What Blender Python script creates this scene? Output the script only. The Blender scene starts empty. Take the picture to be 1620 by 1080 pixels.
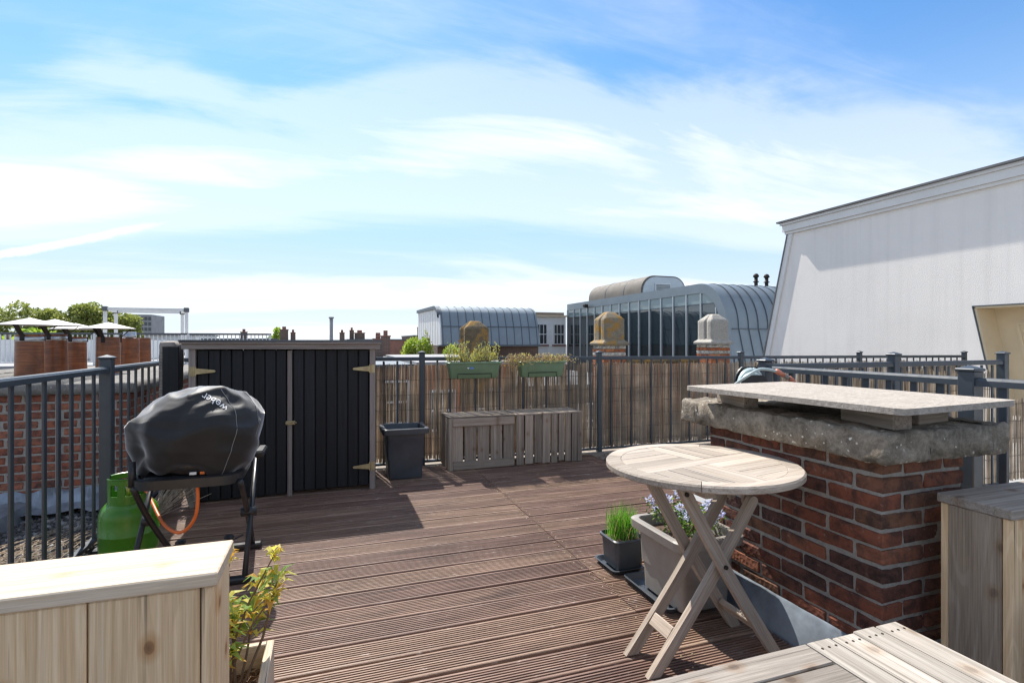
import bpy, math, random
from mathutils import Vector, Matrix, noise as mnoise
from mathutils.bvhtree import BVHTree
R = math.radians
random.seed(11)
scene = bpy.context.scene
COL = scene.collection

# ------------------------------------------------------------------ camera, sky, sun, exposure
YAW = R(18.95)                      # the terrace's own axes are world X / Y, the camera looks 19 degrees right of +Y
cam_d = bpy.data.cameras.new('camera'); cam = bpy.data.objects.new('camera', cam_d); COL.objects.link(cam)
cam.location = (0, 0, 1.2); cam.rotation_euler = (R(90), 0, -YAW)
cam_d.sensor_width = 36; cam_d.lens = 36*836/1620; cam_d.clip_start = .02; cam_d.clip_end = 3000
scene.camera = cam
SUN_DIR = Vector((-.178, .984, 0)).normalized()*math.cos(R(50.6)) + Vector((0, 0, math.sin(R(50.6))))
sl = bpy.data.lights.new('sun', 'SUN'); sl.energy = 3.75; sl.angle = R(.53); sl.color = (1, .945, .865)
sun = bpy.data.objects.new('sun', sl); COL.objects.link(sun); sun.location = (-5, 20, 30)
sun.rotation_euler = SUN_DIR.to_track_quat('Z', 'Y').to_euler()
scene.view_settings.view_transform = 'Standard'; scene.view_settings.look = 'None'
scene.view_settings.exposure = 1.06; scene.view_settings.gamma = 1
scene.view_settings.use_curve_mapping = False
scene.render.engine = 'CYCLES'
scene.cycles.use_denoising = True; scene.cycles.denoising_prefilter = 'ACCURATE'; scene.cycles.sample_clamp_indirect = 5
scene.cycles.pixel_filter_type = 'BLACKMAN_HARRIS'; scene.cycles.filter_width = 1.4
scene.cycles.max_bounces = 8; scene.cycles.transparent_max_bounces = 12

W = bpy.data.worlds.new('World'); scene.world = W; W.use_nodes = True
def build_world():
    nt = W.node_tree; nt.nodes.clear()
    N = lambda t, **k: _n(nt, t, k)
    L = lambda a, b: nt.links.new(a, b)
    out = N('ShaderNodeOutputWorld'); bg = N('ShaderNodeBackground'); L(bg.outputs[0], out.inputs[0])
    bg.inputs['Strength'].default_value = SKY_STRENGTH
    sky = N('ShaderNodeTexSky'); sky.sky_type = 'NISHITA'; sky.sun_disc = False
    sky.sun_elevation = R(50.6); sky.sun_rotation = math.atan2(SUN_DIR.x, SUN_DIR.y)
    sky.altitude = 0; sky.air_density = 1.0; sky.dust_density = .25; sky.ozone_density = 3.0
    tc = N('ShaderNodeTexCoord'); sx = N('ShaderNodeSeparateXYZ'); L(tc.outputs['Generated'], sx.inputs[0])
    def M(op, a, b=None, c=None, clamp=False):
        m = N('ShaderNodeMath'); m.operation = op; m.use_clamp = clamp
        for i, v in enumerate((a, b, c)):
            if v is None: continue
            if isinstance(v, (int, float)): m.inputs[i].default_value = v
            else: L(v, m.inputs[i])
        return m.outputs[0]
    def MR(v, a, b, c=0., d=1., smooth=True):
        m = N('ShaderNodeMapRange'); L(v, m.inputs[0])
        if smooth: m.interpolation_type = 'SMOOTHSTEP'
        for i, k in enumerate((a, b, c, d)): m.inputs[i+1].default_value = k
        return m.outputs[0]
    x, y, z = sx.outputs[0], sx.outputs[1], sx.outputs[2]
    zz = M('MAXIMUM', z, 0.0); den = M('ADD', zz, .12)
    # a cloud sheet high above: direction over height, so the streaks shrink towards the horizon
    cb = N('ShaderNodeCombineXYZ'); L(M('DIVIDE', x, den), cb.inputs[0]); L(M('DIVIDE', y, den), cb.inputs[1])
    def mapping(rot, sc, loc=(0, 0, 0)):
        mp = N('ShaderNodeMapping'); mp.vector_type = 'POINT'; L(cb.outputs[0], mp.inputs[0])
        mp.inputs['Rotation'].default_value = (0, 0, R(rot)); mp.inputs['Scale'].default_value = sc; mp.inputs['Location'].default_value = loc; return mp.outputs[0]
    def noise(vec, scale, detail, rough, dist=0.):
        n = N('ShaderNodeTexNoise'); L(vec, n.inputs['Vector'])
        for k, v in (('Scale', scale), ('Detail', detail), ('Roughness', rough), ('Distortion', dist)): n.inputs[k].default_value = v
        return n.outputs[0]
    big = noise(mapping(CL_ROT, (.42, .95, 1), CL_LOC), .8, 2, .5, .5)          # where the banks lie
    mid = noise(mapping(CL_ROT-6, (.7, 1.5, 1), (5, 2, 0)), 1.1, 7, .56, .8)   # their ragged body
    fib = noise(mapping(CL_ROT+14, (.9, 4.6, 1), (1, 7, 0)), 1.5, 8, .62, 1.3)   # combed fibres
    a = M('ADD', M('MULTIPLY', big, 1.15), M('ADD', M('MULTIPLY', mid, .55), M('MULTIPLY', fib, .22)))
    # cirrus bank square to this heading; repeats added overhead and behind for whiter fill
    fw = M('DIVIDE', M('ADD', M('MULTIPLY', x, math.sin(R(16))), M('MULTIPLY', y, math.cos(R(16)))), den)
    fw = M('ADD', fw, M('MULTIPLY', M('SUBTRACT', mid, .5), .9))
    street = MR(M('COSINE', M('MULTIPLY', M('SUBTRACT', fw, 2.3), 2*math.pi/2.45)), -.75, .8, -.15, .32); a = M('ADD', a, street)  # cirrus bank ahead; its repeats overhead and behind are added for whiter fill
    cut = 0                             # unused; cover does not thin overhead
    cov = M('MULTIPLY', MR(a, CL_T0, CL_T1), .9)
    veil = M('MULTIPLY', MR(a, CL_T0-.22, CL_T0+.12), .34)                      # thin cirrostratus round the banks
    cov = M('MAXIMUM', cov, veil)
    # contrail: a ragged thin band about one great circle
    def dot(vec):
        d = N('ShaderNodeVectorMath'); d.operation = 'DOT_PRODUCT'; L(tc.outputs['Generated'], d.inputs[0]); d.inputs[1].default_value = vec; return d.outputs['Value']
    wob = noise(tc.outputs['Generated'], 22, 5, .65)
    along = dot(CONTRAIL_T); dd = M('ADD', dot(CONTRAIL_N), M('MULTIPLY', M('SUBTRACT', wob, .5), .016))
    wid = MR(along, CONTRAIL_R[0], CONTRAIL_R[1], .0065, .011, False)
    prof = M('SUBTRACT', 1, M('DIVIDE', M('ABSOLUTE', dd), wid), clamp=True)
    prof = M('MULTIPLY', M('POWER', prof, .7), MR(along, CONTRAIL_R[1], CONTRAIL_R[0]*.6+CONTRAIL_R[1]*.4))
    cov = M('MAXIMUM', cov, M('MULTIPLY', M('MULTIPLY', prof, M('GREATER_THAN', y, 0)), .9))
    haze = M('MULTIPLY', MR(z, .50, .06), HAZE_MAX); hor = M('MULTIPLY', MR(z, .20, -.02), .85)
    gain = N('ShaderNodeMix'); gain.data_type = 'RGBA'; gain.blend_type = 'MULTIPLY'; gain.inputs[0].default_value = 1
    L(sky.outputs[0], gain.inputs[6]); gain.inputs[7].default_value = SKY_TINT
    m1 = N('ShaderNodeMix'); m1.data_type = 'RGBA'; L(haze, m1.inputs[0]); L(gain.outputs[2], m1.inputs[6]); m1.inputs[7].default_value = HAZE_C
    m3 = N('ShaderNodeMix'); m3.data_type = 'RGBA'; L(hor, m3.inputs[0]); L(m1.outputs[2], m3.inputs[6]); m3.inputs[7].default_value = HORIZON_C
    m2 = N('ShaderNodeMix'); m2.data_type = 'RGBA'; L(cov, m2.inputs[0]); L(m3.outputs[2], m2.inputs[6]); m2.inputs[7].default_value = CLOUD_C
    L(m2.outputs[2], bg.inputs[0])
def _n(nt, t, k):
    n = nt.nodes.new(t)
    for a, b in k.items(): setattr(n, a, b)
    return n
CL_ROT = -8; CL_LOC = (5.5, 8.8, 0); CL_T0 = .97; CL_T1 = 1.55; SKY_STRENGTH = .138; HAZE_MAX = .88
SKY_TINT = (.4, .59, .7, 1); HAZE_C = (2.25, 2.85, 3.6, 1); HORIZON_C = (3.3, 3.6, 3.9, 1); CLOUD_C = (4.55, 4.5, 4.42, 1)
def cam_dir(px, py):
    v = Vector((px-810, 836, 540-py)).normalized()
    return Vector((v.x*math.cos(YAW)+v.y*math.sin(YAW), -v.x*math.sin(YAW)+v.y*math.cos(YAW), v.z))
_c0, _c1 = cam_dir(0, 404), cam_dir(330, 338)
CONTRAIL_N = tuple(_c0.cross(_c1).normalized())
CONTRAIL_T = tuple((_c1-_c0).normalized())
CONTRAIL_R = (_c0.dot(Vector(CONTRAIL_T)), _c1.dot(Vector(CONTRAIL_T))+.02)
build_world()

# ------------------------------------------------------------------ mesh helpers
class MB:
    def __init__(s): s.v = []; s.f = []; s.m = []
    def add(s, vs, fs, mi=0):
        o = len(s.v); s.v += [tuple(p) for p in vs]; s.f += [tuple(i+o for i in q) for q in fs]; s.m += [mi]*len(fs)
    def box(s, x0, x1, y0, y1, z0, z1, mi=0):
        s.add([(x0,y0,z0),(x1,y0,z0),(x1,y1,z0),(x0,y1,z0),(x0,y0,z1),(x1,y0,z1),(x1,y1,z1),(x0,y1,z1)],
              [(0,3,2,1),(4,5,6,7),(0,1,5,4),(1,2,6,5),(2,3,7,6),(3,0,4,7)], mi)
    def cbox(s, x0, x1, y0, y1, z0, z1, c=.003, mi=0, jit=0):
        c = min(c, (x1-x0)*.45, (y1-y0)*.45, (z1-z0)*.45)
        vs = []; idx = {}
        for sx in (0,1):
            for sy in (0,1):
                for sz in (0,1):
                    X, Y, Z = (x0,x1)[sx], (y0,y1)[sy], (z0,z1)[sz]
                    ix, iy, iz = (c,-c)[sx], (c,-c)[sy], (c,-c)[sz]
                    j = lambda: random.uniform(-jit, jit)
                    for a, p in enumerate(((X, Y+iy, Z+iz), (X+ix, Y, Z+iz), (X+ix, Y+iy, Z))):
                        idx[(sx,sy,sz,a)] = len(vs); vs.append((p[0]+j(), p[1]+j(), p[2]+j()))
        g = lambda *k: idx[k]
        fs = [tuple(g(0,*k,0) for k in ((0,0),(0,1),(1,1),(1,0))), tuple(g(1,*k,0) for k in ((0,0),(1,0),(1,1),(0,1))),
              tuple(g(k[0],0,k[1],1) for k in ((0,0),(1,0),(1,1),(0,1))), tuple(g(k[0],1,k[1],1) for k in ((0,0),(0,1),(1,1),(1,0))),
              tuple(g(k[0],k[1],0,2) for k in ((0,0),(0,1),(1,1),(1,0))), tuple(g(k[0],k[1],1,2) for k in ((0,0),(1,0),(1,1),(0,1)))]
        for a in (0,1):
            for b in (0,1):
                fs.append((g(a,b,0,0), g(a,b,0,1), g(a,b,1,1), g(a,b,1,0)))
                fs.append((g(a,0,b,0), g(a,0,b,2), g(a,1,b,2), g(a,1,b,0)))
                fs.append((g(0,a,b,1), g(0,a,b,2), g(1,a,b,2), g(1,a,b,1)))
                for d in (0,1): fs.append((g(a,b,d,0), g(a,b,d,1), g(a,b,d,2)))
        s.add(vs, fs, mi)
    def tube(s, pts, r, n=6, cap=True, mi=0):
        pts = [Vector(p) for p in pts]; k = len(pts)
        rs = r if isinstance(r, (list, tuple)) else [r]*k
        rings = []; prev = None
        for i, p in enumerate(pts):
            t = (pts[min(i+1, k-1)] - pts[max(i-1, 0)]).normalized()
            if prev is None:
                a = Vector((0,0,1)) if abs(t.z) < .9 else Vector((1,0,0))
                u = t.cross(a).normalized()
            else:
                u = (prev - t*prev.dot(t)).normalized()
            prev = u; w = t.cross(u)
            rings.append([p + (u*math.cos(2*math.pi*j/n) + w*math.sin(2*math.pi*j/n))*rs[i] for j in range(n)])
        vs = [q for ring in rings for q in ring]
        fs = [(i*n+j, i*n+(j+1) % n, (i+1)*n+(j+1) % n, (i+1)*n+j) for i in range(k-1) for j in range(n)]
        if cap: fs += [tuple(range(n))[::-1], tuple((k-1)*n+j for j in range(n))]
        s.add(vs, fs, mi)
    def lathe(s, prof, n=24, c=(0,0,0), mi=0, a0=0, a1=2*math.pi):
        full = abs(a1-a0-2*math.pi) < 1e-6; m = n if full else n+1
        vs = [(c[0]+r*math.cos(a0+(a1-a0)*j/n), c[1]+r*math.sin(a0+(a1-a0)*j/n), c[2]+z) for r, z in prof for j in range(m)]
        fs = [(i*m+j, i*m+(j+1) % m, (i+1)*m+(j+1) % m, (i+1)*m+j) for i in range(len(prof)-1) for j in range(n)]
        s.add(vs, fs, mi)
    def prism(s, poly, axis, a, b, mi=0):
        def P(u, v, w): return {'x': (w,u,v), 'y': (u,w,v), 'z': (u,v,w)}[axis]
        n = len(poly)
        s.add([P(u,v,a) for u,v in poly] + [P(u,v,b) for u,v in poly],
              [tuple(range(n))[::-1], tuple(range(n, 2*n))] + [(i, (i+1) % n, n+(i+1) % n, n+i) for i in range(n)], mi)
    def bar(s, p, q, w, t, up=(0,0,1), mi=0):
        M_ = frame(p, q, up); L_ = (Vector(q)-Vector(p)).length
        b = MB(); b.cbox(0, L_, -w/2, w/2, -t/2, t/2, min(w, t)*.12)
        s.add([M_ @ Vector(v) for v in b.v], b.f, mi)
    def leaf(s, p, d, l, w, droop=.3, mi=0, up=None):
        p = Vector(p); d = Vector(d).normalized()
        a = Vector(up) if up else Vector((random.uniform(-1,1), random.uniform(-1,1), random.uniform(-.3,1)))
        sd = d.cross(a)
        if sd.length < 1e-4: sd = d.cross(Vector((.3,.9,.1)))
        sd.normalize(); nn = sd.cross(d)
        p1 = p + d*l*.45 + nn*l*.05; p2 = p + d*l*.98 - Vector((0,0,1))*l*droop
        s.add([p, p1+sd*w*.5, p2, p1-sd*w*.5], [(0,1,2),(0,2,3)], mi)
    def build(s, name, mat, parent=None, smooth=False, mtx=None):
        me = bpy.data.meshes.new(name); me.from_pydata(s.v, [], s.f)
        for m in (mat if isinstance(mat, (list, tuple)) else [mat]): me.materials.append(m)
        if any(s.m): me.polygons.foreach_set('material_index', s.m)
        if smooth: me.polygons.foreach_set('use_smooth', [True]*len(me.polygons))
        me.update()
        if smooth == 'auto': me.set_sharp_from_angle(angle=R(38))
        return link(name, me, parent, mtx)
def frame(p, q, up=(0,0,1)):
    p, q = Vector(p), Vector(q); x = (q-p).normalized(); up = Vector(up)
    y = up.cross(x)
    if y.length < 1e-5: y = Vector((0,1,0)).cross(x)
    y.normalize(); z = x.cross(y)
    M_ = Matrix((x, y, z)).transposed().to_4x4(); M_.translation = p
    return M_
WM = {}
def link(name, me, parent=None, mtx=None):
    o = bpy.data.objects.new(name, me); COL.objects.link(o)
    mtx = mtx or Matrix.Identity(4); WM[o] = mtx
    o.matrix_basis = mtx
    if parent:
        o.parent = parent; o.matrix_parent_inverse = WM[parent].inverted()
    return o
def tag(o, label=None, cat=None, group=None, kind=None):
    if label: o['label'] = label
    if cat: o['category'] = cat
    if group: o['group'] = group
    if kind: o['kind'] = kind
    return o
def thing(name, label, cat, loc=(0,0,0), group=None):
    return tag(link(name, None, None, Matrix.Translation(loc)), label, cat, group)
_pc = {}
def plank(name, p, q, w, t, mat, parent, up=(0,0,1), ch=.003):
    """a board from p to q: grain runs along local X; alike boards share their mesh"""
    L_ = (Vector(q)-Vector(p)).length
    k = (round(L_, 3), round(w, 4), round(t, 4), mat.name, name)
    if k not in _pc:
        b = MB(); b.cbox(0, L_, -w/2, w/2, -t/2, t/2, ch)
        me = bpy.data.meshes.new(name); me.from_pydata(b.v, [], b.f); me.materials.append(mat); me.update(); _pc[k] = me
    return link(name, _pc[k], parent, frame(p, q, up))

# ------------------------------------------------------------------ material helpers
class NT:
    def __init__(s, name):
        s.mat = bpy.data.materials.new(name); s.mat.use_nodes = True; s.nt = s.mat.node_tree
        s.b = s.nt.nodes['Principled BSDF']; s.out = s.nt.nodes['Material Output']
    def n(s, t, **k): return _n(s.nt, t, k)
    def l(s, a, b): s.nt.links.new(a, b)
    def math(s, op, a, b=0, clamp=False):
        m = s.n('ShaderNodeMath', operation=op, use_clamp=clamp)
        for i, v in enumerate((a, b)):
            if isinstance(v, (int, float)): m.inputs[i].default_value = v
            else: s.l(v, m.inputs[i])
        return m.outputs[0]
    def coord(s, scale=(1,1,1), rand=True, rot=(0,0,0)):
        tc = s.n('ShaderNodeTexCoord'); mp = s.n('ShaderNodeMapping'); mp.inputs['Scale'].default_value = scale; mp.inputs['Rotation'].default_value = rot
        v = tc.outputs['Object']
        if rand:
            oi = s.n('ShaderNodeObjectInfo'); ad = s.n('ShaderNodeVectorMath', operation='MULTIPLY_ADD')
            cb = s.n('ShaderNodeCombineXYZ')
            for i, k in enumerate((37.0, 53.0, 71.0)): s.l(s.math('MULTIPLY', oi.outputs['Random'], k), cb.inputs[i])
            ad.operation = 'ADD'; s.l(v, ad.inputs[0]); s.l(cb.outputs[0], ad.inputs[1]); v = ad.outputs[0]
        s.l(v, mp.inputs[0]); return mp.outputs[0]
    def noise(s, vec, scale=5, detail=4, rough=.55, dist=0):
        n = s.n('ShaderNodeTexNoise'); s.l(vec, n.inputs['Vector'])
        for k, v in (('Scale', scale), ('Detail', detail), ('Roughness', rough), ('Distortion', dist)): n.inputs[k].default_value = v
        return n.outputs[0]
    def voro(s, vec, scale=5, feature='F1', out='Distance', rnd=1, dim='3D'):
        n = s.n('ShaderNodeTexVoronoi', feature=feature, voronoi_dimensions=dim); s.l(vec, n.inputs['Vector']); n.inputs['Scale'].default_value = scale; n.inputs['Randomness'].default_value = rnd
        return n.outputs[out]
    def ramp(s, fac, stops, mode='LINEAR'):
        r = s.n('ShaderNodeValToRGB'); r.color_ramp.interpolation = mode
        while len(r.color_ramp.elements) < len(stops): r.color_ramp.elements.new(.5)
        for e, (p, c) in zip(r.color_ramp.elements, stops):
            e.position = p; e.color = (c, c, c, 1) if isinstance(c, (int, float)) else (*c, 1)
        s.l(fac, r.inputs[0]); return r.outputs[0]
    def mix(s, fac, a, b, blend='MIX'):
        m = s.n('ShaderNodeMix', data_type='RGBA', blend_type=blend)
        for i, v in ((0, fac), (6, a), (7, b)):
            if isinstance(v, (int, float)): m.inputs[i].default_value = v
            elif isinstance(v, tuple): m.inputs[i].default_value = (*v, 1)
            else: s.l(v, m.inputs[i])
        return m.outputs[2]
    def hsv(s, col, h=None, sat=None, val=None):
        n = s.n('ShaderNodeHueSaturation'); s.l(col, n.inputs['Color'])
        for k, v in (('Hue', h), ('Saturation', sat), ('Value', val)):
            if v is None: continue
            if isinstance(v, (int, float)): n.inputs[k].default_value = v
            else: s.l(v, n.inputs[k])
        return n.outputs[0]
    def rnd(s, lo, hi):
        oi = s.n('ShaderNodeObjectInfo'); mr = s.n('ShaderNodeMapRange'); s.l(oi.outputs['Random'], mr.inputs[0])
        mr.inputs[3].default_value = lo; mr.inputs[4].default_value = hi; return mr.outputs[0]
    def bump(s, h, strength=.3, dist=.01):
        b = s.n('ShaderNodeBump'); b.inputs['Strength'].default_value = strength; b.inputs['Distance'].default_value = dist
        s.l(h, b.inputs['Height']); s.l(b.outputs[0], s.b.inputs['Normal'])
    def set(s, col=None, rough=None, metal=None, **k):
        for key, v in (('Base Color', col), ('Roughness', rough), ('Metallic', metal), *k.items()):
            if v is None: continue
            if isinstance(v, tuple): s.b.inputs[key].default_value = (*v, 1)
            elif isinstance(v, (int, float)): s.b.inputs[key].default_value = v
            else: s.l(v, s.b.inputs[key])
        return s.mat
def wood(name, c0, c1, c2, rough=.75, grain=60, knots=0, blotch=.5, val=(.82, 1.15), bump=.25, spec=.3, cracks=0, rings=0, finemix=.4):
    t = NT(name)
    v = t.coord((1, 1, 1)); vg = t.coord((1.2, grain*.55, grain*.55))
    g = t.noise(vg, 1, 6, .65, .6)
    fine = t.noise(t.coord((7, grain*1.9, grain*1.9)), 1, 4, .7)
    bl = t.noise(v, 3.2, 4, .6)
    col = t.ramp(g, [(.25, c0), (.5, c1), (.75, c2)])
    col = t.mix(t.math('MULTIPLY', t.math('SUBTRACT', bl, .35), blotch, True), col, t.hsv(col, sat=.55, val=.6))
    col = t.mix(finemix, col, t.ramp(fine, [(.32, .3), (.62, 1)]), 'MULTIPLY')
    if rings:
        rn = t.noise(t.coord((.8, 6.5, 6.5)), 1, 2, .45, .5); ln = t.math('SINE', t.math('MULTIPLY', rn, 95)); col = t.mix(rings, col, t.ramp(ln, [(.2, (.62, .52, .42)), (.75, (1, 1, 1))]), 'MULTIPLY')
    if knots:
        kw = t.n('ShaderNodeVectorMath', operation='MULTIPLY_ADD'); t.l(t.coord((4.2, 5.6, .01)), kw.inputs[0]); kw.inputs[1].default_value = (1, 1, 1)
        kn = t.noise(v, 9, 3); cbk = t.n('ShaderNodeCombineXYZ'); t.l(t.math('MULTIPLY', kn, .12), cbk.inputs[0]); t.l(t.math('MULTIPLY', kn, .1), cbk.inputs[1]); t.l(cbk.outputs[0], kw.inputs[2])
        kv = t.voro(kw.outputs[0], 1, dim='2D')
        kr = t.ramp(kv, [(0, (.22, .13, .08)), (.05, (.42, .27, .17)), (.065, (.78, .62, .48)), (.15, (1, 1, 1))])
        col = t.mix(knots, col, kr, 'MULTIPLY')
    if cracks:
        ck = t.noise(t.coord((.9, 55, 55)), 1, 3, .6, .25); cm = t.noise(t.coord((1.5, 7, 7)), 1, 2)
        cf = t.math('MULTIPLY', t.ramp(ck, [(.335, 1.0), (.36, 0.0)]), t.ramp(cm, [(.45, 0.0), (.55, 1.0)]))
        col = t.mix(t.math('MULTIPLY', cf, cracks), col, (.05, .04, .035))
    col = t.hsv(col, val=t.rnd(*val))
    t.bump(t.math('ADD', g, t.math('MULTIPLY', fine, .6)), bump, .004)
    return t.set(col, rough, 0, **{'Specular IOR Level': spec})
def flat(name, col, rough=.5, metal=0, var=.12, scale=8, bump=0, bscale=60, val=None, spec=.5):
    t = NT(name); n = t.noise(t.coord(), scale, 5, .6)
    lo = tuple(c*(1-var) for c in col); hi = tuple(min(1, c*(1+var)) for c in col)
    c = t.ramp(n, [(.3, lo), (.7, hi)])
    if val: c = t.hsv(c, val=t.rnd(*val))
    if bump: t.bump(t.noise(t.coord(), bscale, 4, .6), bump, .004)
    rr = t.ramp(t.noise(t.coord(), scale*2.3, 3), [(.3, max(0, rough-.08)), (.7, min(1, rough+.08))])
    return t.set(c, rr, metal, **{'Specular IOR Level': spec})
def leafmat(name, c0, c1, trans=.45, scale=30):
    t = NT(name); n = t.noise(t.coord(), scale, 3); c = t.ramp(n, [(.3, c0), (.7, c1)])
    t.set(c, .5, 0, **{'Specular IOR Level': .3})
    tr = t.n('ShaderNodeBsdfTranslucent'); t.l(t.hsv(c, sat=1.1, val=1.5), tr.inputs[0])
    mx = t.n('ShaderNodeMixShader'); mx.inputs[0].default_value = trans
    t.l(t.b.outputs[0], mx.inputs[1]); t.l(tr.outputs[0], mx.inputs[2]); t.l(mx.outputs[0], t.out.inputs[0])
    return t.mat
# ------------------------------------------------------------------ materials
M_ = {}
def deck_mat():
    t = NT('decking'); v = t.coord((1, 1, 1))
    g = t.noise(t.coord((2.2, 85, 85)), 1, 8, .75, .5)
    bl = t.noise(t.coord((1.2, 5, 5)), 1.6, 5, .65)
    col = t.ramp(g, [(.28, (.065, .036, .025)), (.5, (.188, .113, .078)), (.74, (.4, .268, .195))])
    col = t.mix(t.ramp(bl, [(.48, 0.0), (.74, .6)]), col, (.37, .25, .185))
    sc = t.noise(t.coord((6, 26, 26)), 1.3, 6, .7, 1.2)
    col = t.mix(t.ramp(sc, [(.6, 0.0), (.68, .6)]), col, (.52, .43, .37))
    dk = t.noise(t.coord((2, 9, 9)), 1.1, 4, .6)
    col = t.mix(t.ramp(dk, [(.28, .55), (.42, 0.0)]), col, (.075, .045, .036))
    col = t.hsv(col, h=t.rnd(.49, .508), val=t.rnd(.8, 1.2))
    t.bump(t.math('ADD', g, sc), .45, .003)
    return t.set(col, t.ramp(bl, [(.3, .48), (.7, .7)]), 0, **{'Specular IOR Level': .4})
M_['deck'] = deck_mat()
M_['joist'] = flat('dark_underlay', (.03, .026, .024), .9)
M_['rail'] = flat('slate_blue_paint', (.044, .056, .069), .4, 0, .1, 14)
def shed_mat():
    t = NT('black_stain')
    g = t.noise(t.coord((2, 60, 60)), 1, 5, .6, .3)
    col = t.ramp(g, [(.3, (.006, .0065, .008)), (.7, (.015, .016, .019))])
    wr = t.noise(t.coord((8, 60, 60)), 1.7, 5, .75, .6)
    col = t.mix(t.ramp(wr, [(.73, 0.0), (.79, .55)]), col, (.22, .19, .17))
    col = t.hsv(col, val=t.rnd(.7, 1.35)); t.bump(g, .35, .004)
    return t.set(col, .6, 0, **{'Specular IOR Level': .35})
M_['shed'] = shed_mat()
M_['trim'] = wood('grey_trim_wood', (.2, .165, .145), (.32, .27, .24), (.42, .37, .33), .8, 110)
M_['grey'] = wood('weathered_grey_wood', (.2, .17, .14), (.34, .295, .25), (.46, .41, .36), .85, 130, .6, .7, (.72, 1.2), .4, .2, .5)
M_['crate'] = wood('crate_wood', (.2, .16, .12), (.38, .31, .245), (.52, .44, .36), .88, 130, .5, .8, (.7, 1.2), .4, .2, .4)
M_['pallet'] = wood('bleached_slat_wood', (.26, .225, .185), (.46, .41, .35), (.62, .57, .5), .85, 125, .5, .5, (.8, 1.15), .5, .2, .9)
M_['scaffold'] = wood('scaffold_wood', (.66, .45, .24), (.88, .65, .4), (.93, .76, .53), .75, 170, .85, .15, (.92, 1.06), .2, .3, .9, .25, .25)
M_['scaffold_top'] = wood('bleached_scaffold_wood', (.54, .41, .27), (.72, .58, .42), (.8, .68, .53), .8, 150, .3, .3, (.95, 1.05), .2, .3, .9)
M_['scaffold_grey'] = wood('greyed_scaffold_wood', (.24, .185, .135), (.38, .31, .235), (.48, .4, .31), .8, 140, .6, .6, (.9, 1.1), .2, .3, .7, .3)
M_['teak'] = wood('bleached_teak', (.29, .235, .18), (.45, .38, .31), (.6, .53, .455), .78, 150, 0, .45, (.76, 1.2), .25, .25, .5)
M_['teak_leg'] = wood('teak_leg_wood', (.28, .21, .15), (.43, .345, .27), (.55, .465, .38), .75, 140, 0, .5, (.88, 1.1), .25, .3, .5)
def brick_mat(name, cols, dirt=.5):
    t = NT(name); v = t.coord()
    oi = t.n('ShaderNodeObjectInfo')
    k = len(cols); base = t.ramp(oi.outputs['Random'], [((i+.5)/k, c) for i, c in enumerate(cols)])
    n = t.noise(v, 16, 6, .7, .4); col = t.mix(t.ramp(n, [(.38, .9), (.58, 0.0)]), base, t.hsv(base, sat=.7, val=.3))
    sp = t.noise(v, 45, 4, .7); col = t.mix(t.ramp(sp, [(.62, 0.0), (.72, .35)]), col, (.42, .33, .27))
    bl = t.voro(v, 60); col = t.mix(dirt, col, t.ramp(bl, [(.0, .35), (.25, 1)]), 'MULTIPLY')
    t.bump(t.math('ADD', n, t.math('MULTIPLY', bl, .6)), .75, .006)
    return t.set(col, .85, 0, **{'Specular IOR Level': .25})
M_['brick'] = brick_mat('pier_brick', [(.255, .088, .05), (.155, .06, .042), (.29, .112, .062), (.115, .055, .044), (.23, .079, .049), (.2, .096, .058)])
M_['brick2'] = brick_mat('chimney_brick', [(.36, .13, .075), (.27, .095, .06), (.4, .155, .09), (.23, .09, .06), (.33, .11, .065)], .35)
M_['brick_or'] = brick_mat('orange_brick', [(.55, .17, .055), (.48, .14, .05), (.6, .22, .08)], .2)
M_['brick_wh'] = brick_mat('pale_brick', [(.62, .57, .47), (.68, .63, .54)], .2)
def mortar_mat():
    t = NT('mortar'); v = t.coord(rand=False); n = t.noise(v, 60, 5, .7); b = t.noise(v, 9, 4)
    col = t.mix(b, t.ramp(n, [(.3, (.26, .235, .2)), (.7, (.55, .51, .45))]), (.37, .345, .305))
    t.bump(n, .9, .012); return t.set(col, .95, 0, **{'Specular IOR Level': .15})
M_['mortar'] = mortar_mat()
def coping_mat(name, c0, c1, lichen=1, moss=0):
    t = NT(name); v = t.coord(rand=False); n = t.noise(v, 14, 7, .72, .3); f = t.noise(v, 70, 4, .7)
    col = t.ramp(n, [(.3, c0), (.7, c1)])
    col = t.mix(.6, col, t.ramp(f, [(.3, .45), (.65, 1)]), 'MULTIPLY')
    if lichen:
        sp = t.voro(v, 42); pick = t.noise(v, 19, 2)
        msk = t.math('MULTIPLY', t.ramp(sp, [(.16, 1.0), (.24, 0.0)]), t.ramp(pick, [(.53, 0.0), (.58, 1.0)]))
        col = t.mix(t.math('MULTIPLY', msk, lichen), col, (.66, .63, .55))
    if moss:
        ms = t.noise(v, 6, 5, .65); col = t.mix(t.math('MULTIPLY', t.ramp(ms, [(.48, 0.0), (.58, 1.0)]), moss), col, (.42, .235, .06))
    t.bump(t.math('ADD', n, t.math('MULTIPLY', f, .7)), .9, .012)
    return t.set(col, .92, 0, **{'Specular IOR Level': .2})
M_['coping'] = coping_mat('weathered_concrete', (.11, .09, .066), (.46, .4, .32))
M_['coping2'] = coping_mat('grey_concrete', (.17, .16, .145), (.33, .31, .28), .7)
M_['slab'] = coping_mat('sun_bleached_board', (.42, .37, .315), (.54, .49, .43), 0)
M_['stone_moss'] = coping_mat('mossy_stone', (.24, .2, .14), (.38, .33, .25), .3, .9)
M_['stone'] = coping_mat('pale_stone', (.42, .39, .34), (.58, .55, .49), .3)
M_['stone_brown'] = coping_mat('brown_stone', (.15, .115, .07), (.26, .21, .14), .2, .8)
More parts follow.
